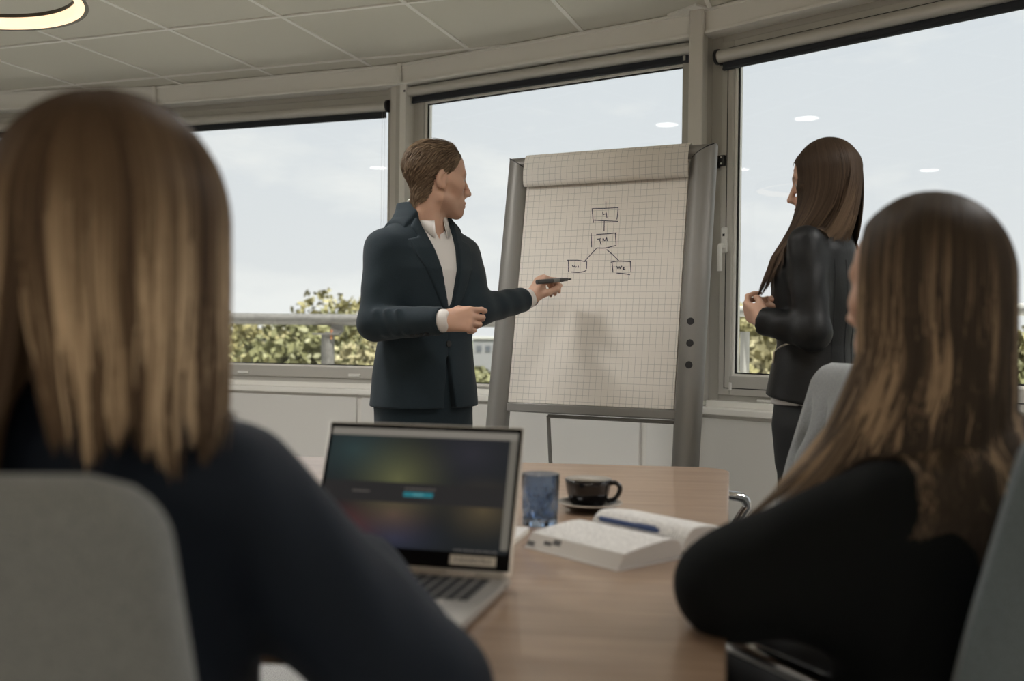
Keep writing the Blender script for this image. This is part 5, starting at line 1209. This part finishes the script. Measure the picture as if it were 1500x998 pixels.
SW=[(.44,-.01,0,.125,.180),(.55,-.01,0,.120,.172),(.70,-.005,0,.112,.155),(.82,.0,0,.116,.160),(.90,.0,0,.112,.168),(.955,-.005,0,.096,.160),(1.0,-.01,0,.078,.118),(1.03,-.012,0,.062,.075),(1.065,-.012,0,.052,.054)]
def seated(label,fo,ff,hc,hf,s,arms,topmat,armr,dz,hair,skin=SKIN,pitch=0,tname='top',grow=0,extra=()):
    fr=Frame(fo,ff); p=empty('person',(fo[0],fo[1],0)); tag(p,label,'person'); H=HF(hc,hf,pitch)
    rows=[(z+dz*(z-.44)/.6,fx,fy,a+grow,b+grow) for z,fx,fy,a,b in SW]; zs=.955+dz*.86
    S={1:fr.w(-.005,.150,zs-.012),-1:fr.w(-.005,-.150,zs-.012)}
    body=head_ops(H,s)+[('u',RC(H(-.028,0,-.055),fr.w(-.005,0,zs+.0),.045,.055),.03),('u',LOFT(fr,[(z,fx,fy,a-.025,b-.025) for z,fx,fy,a,b in rows[1:-2]]),.03)]
    sl=[]; hol=[]
    for g,(E,W,xd,yd) in arms.items():
        E,W=P3(E),P3(W); body+=[('u',RC(S[g],E,.042,.034),.02),('u',RC(E,W,.034,.024),.02)]
        hand_ops.flip=(g==1); body+=hand_ops(W,xd,yd,((18,28,15),(20,32,18),(22,34,18),(25,34,18)),((.018,.020,-.008),(.045,.042,-.014),(.074,.050,-.020),(.098,.050,-.026)),.88); hand_ops.flip=False
        c=lerp(E,W,.94); sl+=[('u',RC(S[g],E,armr[0],armr[1],.0016,40,g),.035),('u',RC(E,c,armr[1],armr[2],.0015,50,1),.03)]; hol.append(cyl_end(E,c,armr[2]-.004))
    for g in (1,-1): body+=[('u',RC(fr.w(0,.085*g,.56),fr.w(.40,.10*g,.53),.068,.050),.03),('u',RC(fr.w(.40,.10*g,.53),fr.w(.42,.10*g,.09),.048,.032),.02)]
    lo=np.array([fo[0]-.62,fo[1]-.62,.03]); hi=np.array([fo[0]+.62,fo[1]+.75,hc[2]+.16])
    solid('body',body,lo,hi,.009,M_skin,p,fine=([(hc[0]-.14,hc[0]+.14,.005)],[(hc[1]-.14,hc[1]+.14,.005)],[(hc[2]-.16,hc[2]+.16,.005)]),it=1,colf=skin_cols(H,s,base=skin))
    eyes(p,H,s)
    tops=[('u',LOFT(fr,rows,2.3,.0018),0)]+sl+[('u',RC(a,b,ra,rb),.06) for a,b,ra,rb in extra]
    solid(tname,tops+hol+[('s',RC(fr.w(.008,0,rows[-2][0]+.01),H(-.02,0,-.02),.056,.060),.004)],(lo[0],lo[1],.43),(hi[0],hi[1],rows[-1][0]+.03),.0065,topmat,p,it=2)
    tr=[('u',EL(fr.w(-.01,0,.565),(.14,.17,.09),np.stack([np.append(fr.f,0),np.append(fr.l,0),[0,0,1]],1)),0)]
    for g in (1,-1): tr+=[('u',RC(fr.w(0,.085*g,.562),fr.w(.41,.10*g,.540),.084,.064),.04),('u',RC(fr.w(.41,.10*g,.535),fr.w(.42,.10*g,.07),.060,.048),.02)]
    solid('trousers',tr+[('i',HALF((0,0,-1),-.05),.003)],(lo[0],lo[1],.03),(hi[0],hi[1],.68),.010,M_btrous,p,it=1)
    for g in (1,-1): shoe(p,fr.w(.46,.10*g,0)[:2],fr.f,M_shoe)
    hair(p,H,fr,[('u',LOFT(fr,rows,2.3),0)]+sl)
    return p,fr
def hair_blonde(p,H,fr,ops):
    s=.98
    def endf(a,c): a=np.asarray(a); return np.interp(np.abs(a),[70,100,135,160,180],[-.195,-.190,-.182,-.176,-.174])+np.where(a>0,-.065,.0)+.020*c
    def fall(a,dep):
        q=np.clip(dep,0,.4); w=np.clip((np.abs(a)-120)/60,0,1)
        return -.02*q+0*a, np.sign(a)*(.03+.10*w*np.clip(q/.16,0,1.2))*q
    def colf(a,t,c,rn,lay):
        d=np.array([.075,.048,.030]); m=np.array([.22,.150,.090]); l=np.array([.66,.50,.335])
        hl=np.clip(.44+np.where(a<0,.16,0)+.75*snoise(np.radians(a),9.0)+.36*c+.25*(rn-.5),0,1)[:,None]
        k=np.clip(-.12+t*1.5,0,1)[None]*hl; C=d+(m-d)*np.clip(k*2,0,1)[...,None]; return C+(l-C)*np.clip(k*1.7-.55,0,1)[...,None]
    long_hair(p,H,s,5200,endf,colf,dom=(.120,.114,.133),c0=(-.010,0,.006),amin=66,fall=fall,ops=ops,seed=11,width=.0042,part=(.085,-.06),wave=.004,layer=.020,clumps=110)
hb_=PY(165,350,.95)
blonde,bfr=seated('blonde woman in a navy top seen from behind at the laptop',(-.425,.99),(.12,.99),(hb_.x,.955,1.190),(.22,.975),.98,
  {-1:((-.088,.985,.742),(-.19,1.27,.802),(-.3,.95,-.05),(-.9,-.3,.1)),1:((-.62,1.12,.80),(-.37,1.335,.800),(.25,.96,-.05),(.9,-.2,.1))},M_navy,(.072,.068,.048),.0,hair_blonde,tname='navy_top',grow=.020)
def hair_brown(p,H,fr,ops):
    s=.96
    def endf(a,c): a=np.asarray(a); return np.where(a>0,np.interp(a,[60,100,140,180],[-.30,-.315,-.31,-.32]),np.interp(-a,[60,100,140,180],[-.27,-.27,-.30,-.32]))+.035*c
    def fall(a,dep):
        q=np.clip(dep,0,.5); w=np.where(a>0,np.interp(a,[60,90,125,160],[.30,.34,.12,0]),0); e=np.clip((q-.10)/.2,0,1.3)
        return w*e*q*.9-.01*q, w*e*q*.75+np.sign(a)*.02*q
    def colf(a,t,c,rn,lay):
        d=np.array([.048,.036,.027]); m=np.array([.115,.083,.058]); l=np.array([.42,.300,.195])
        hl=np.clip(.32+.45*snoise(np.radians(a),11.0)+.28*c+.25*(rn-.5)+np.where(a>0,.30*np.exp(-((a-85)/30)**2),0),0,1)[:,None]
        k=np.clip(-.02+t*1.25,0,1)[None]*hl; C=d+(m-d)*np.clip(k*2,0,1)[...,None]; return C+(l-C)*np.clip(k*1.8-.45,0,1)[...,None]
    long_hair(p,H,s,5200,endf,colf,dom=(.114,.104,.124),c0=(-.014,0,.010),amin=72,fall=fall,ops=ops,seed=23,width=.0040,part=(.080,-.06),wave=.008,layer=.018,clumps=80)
brown,rfr=seated('brown-haired woman in a black top leaning an elbow on the table',(.585,1.315),(-.53,.85),(.546,1.335,1.168),(-.50,.866),.96,
  {1:((.268,1.222,.793),(.40,1.43,.785),(-.1,.99,-.02),(.9,.1,.1)),-1:((.80,1.50,.80),(.52,1.62,.785),(-.9,.4,-.02),(.1,-.9,.1))},M_blk,(.060,.058,.044),-.065,hair_brown,tname='black_top',grow=.014,extra=(((.50,1.255,.82),(.325,1.232,.800),.080,.058),((.52,1.26,.74),(.40,1.24,.775),.075,.050)))
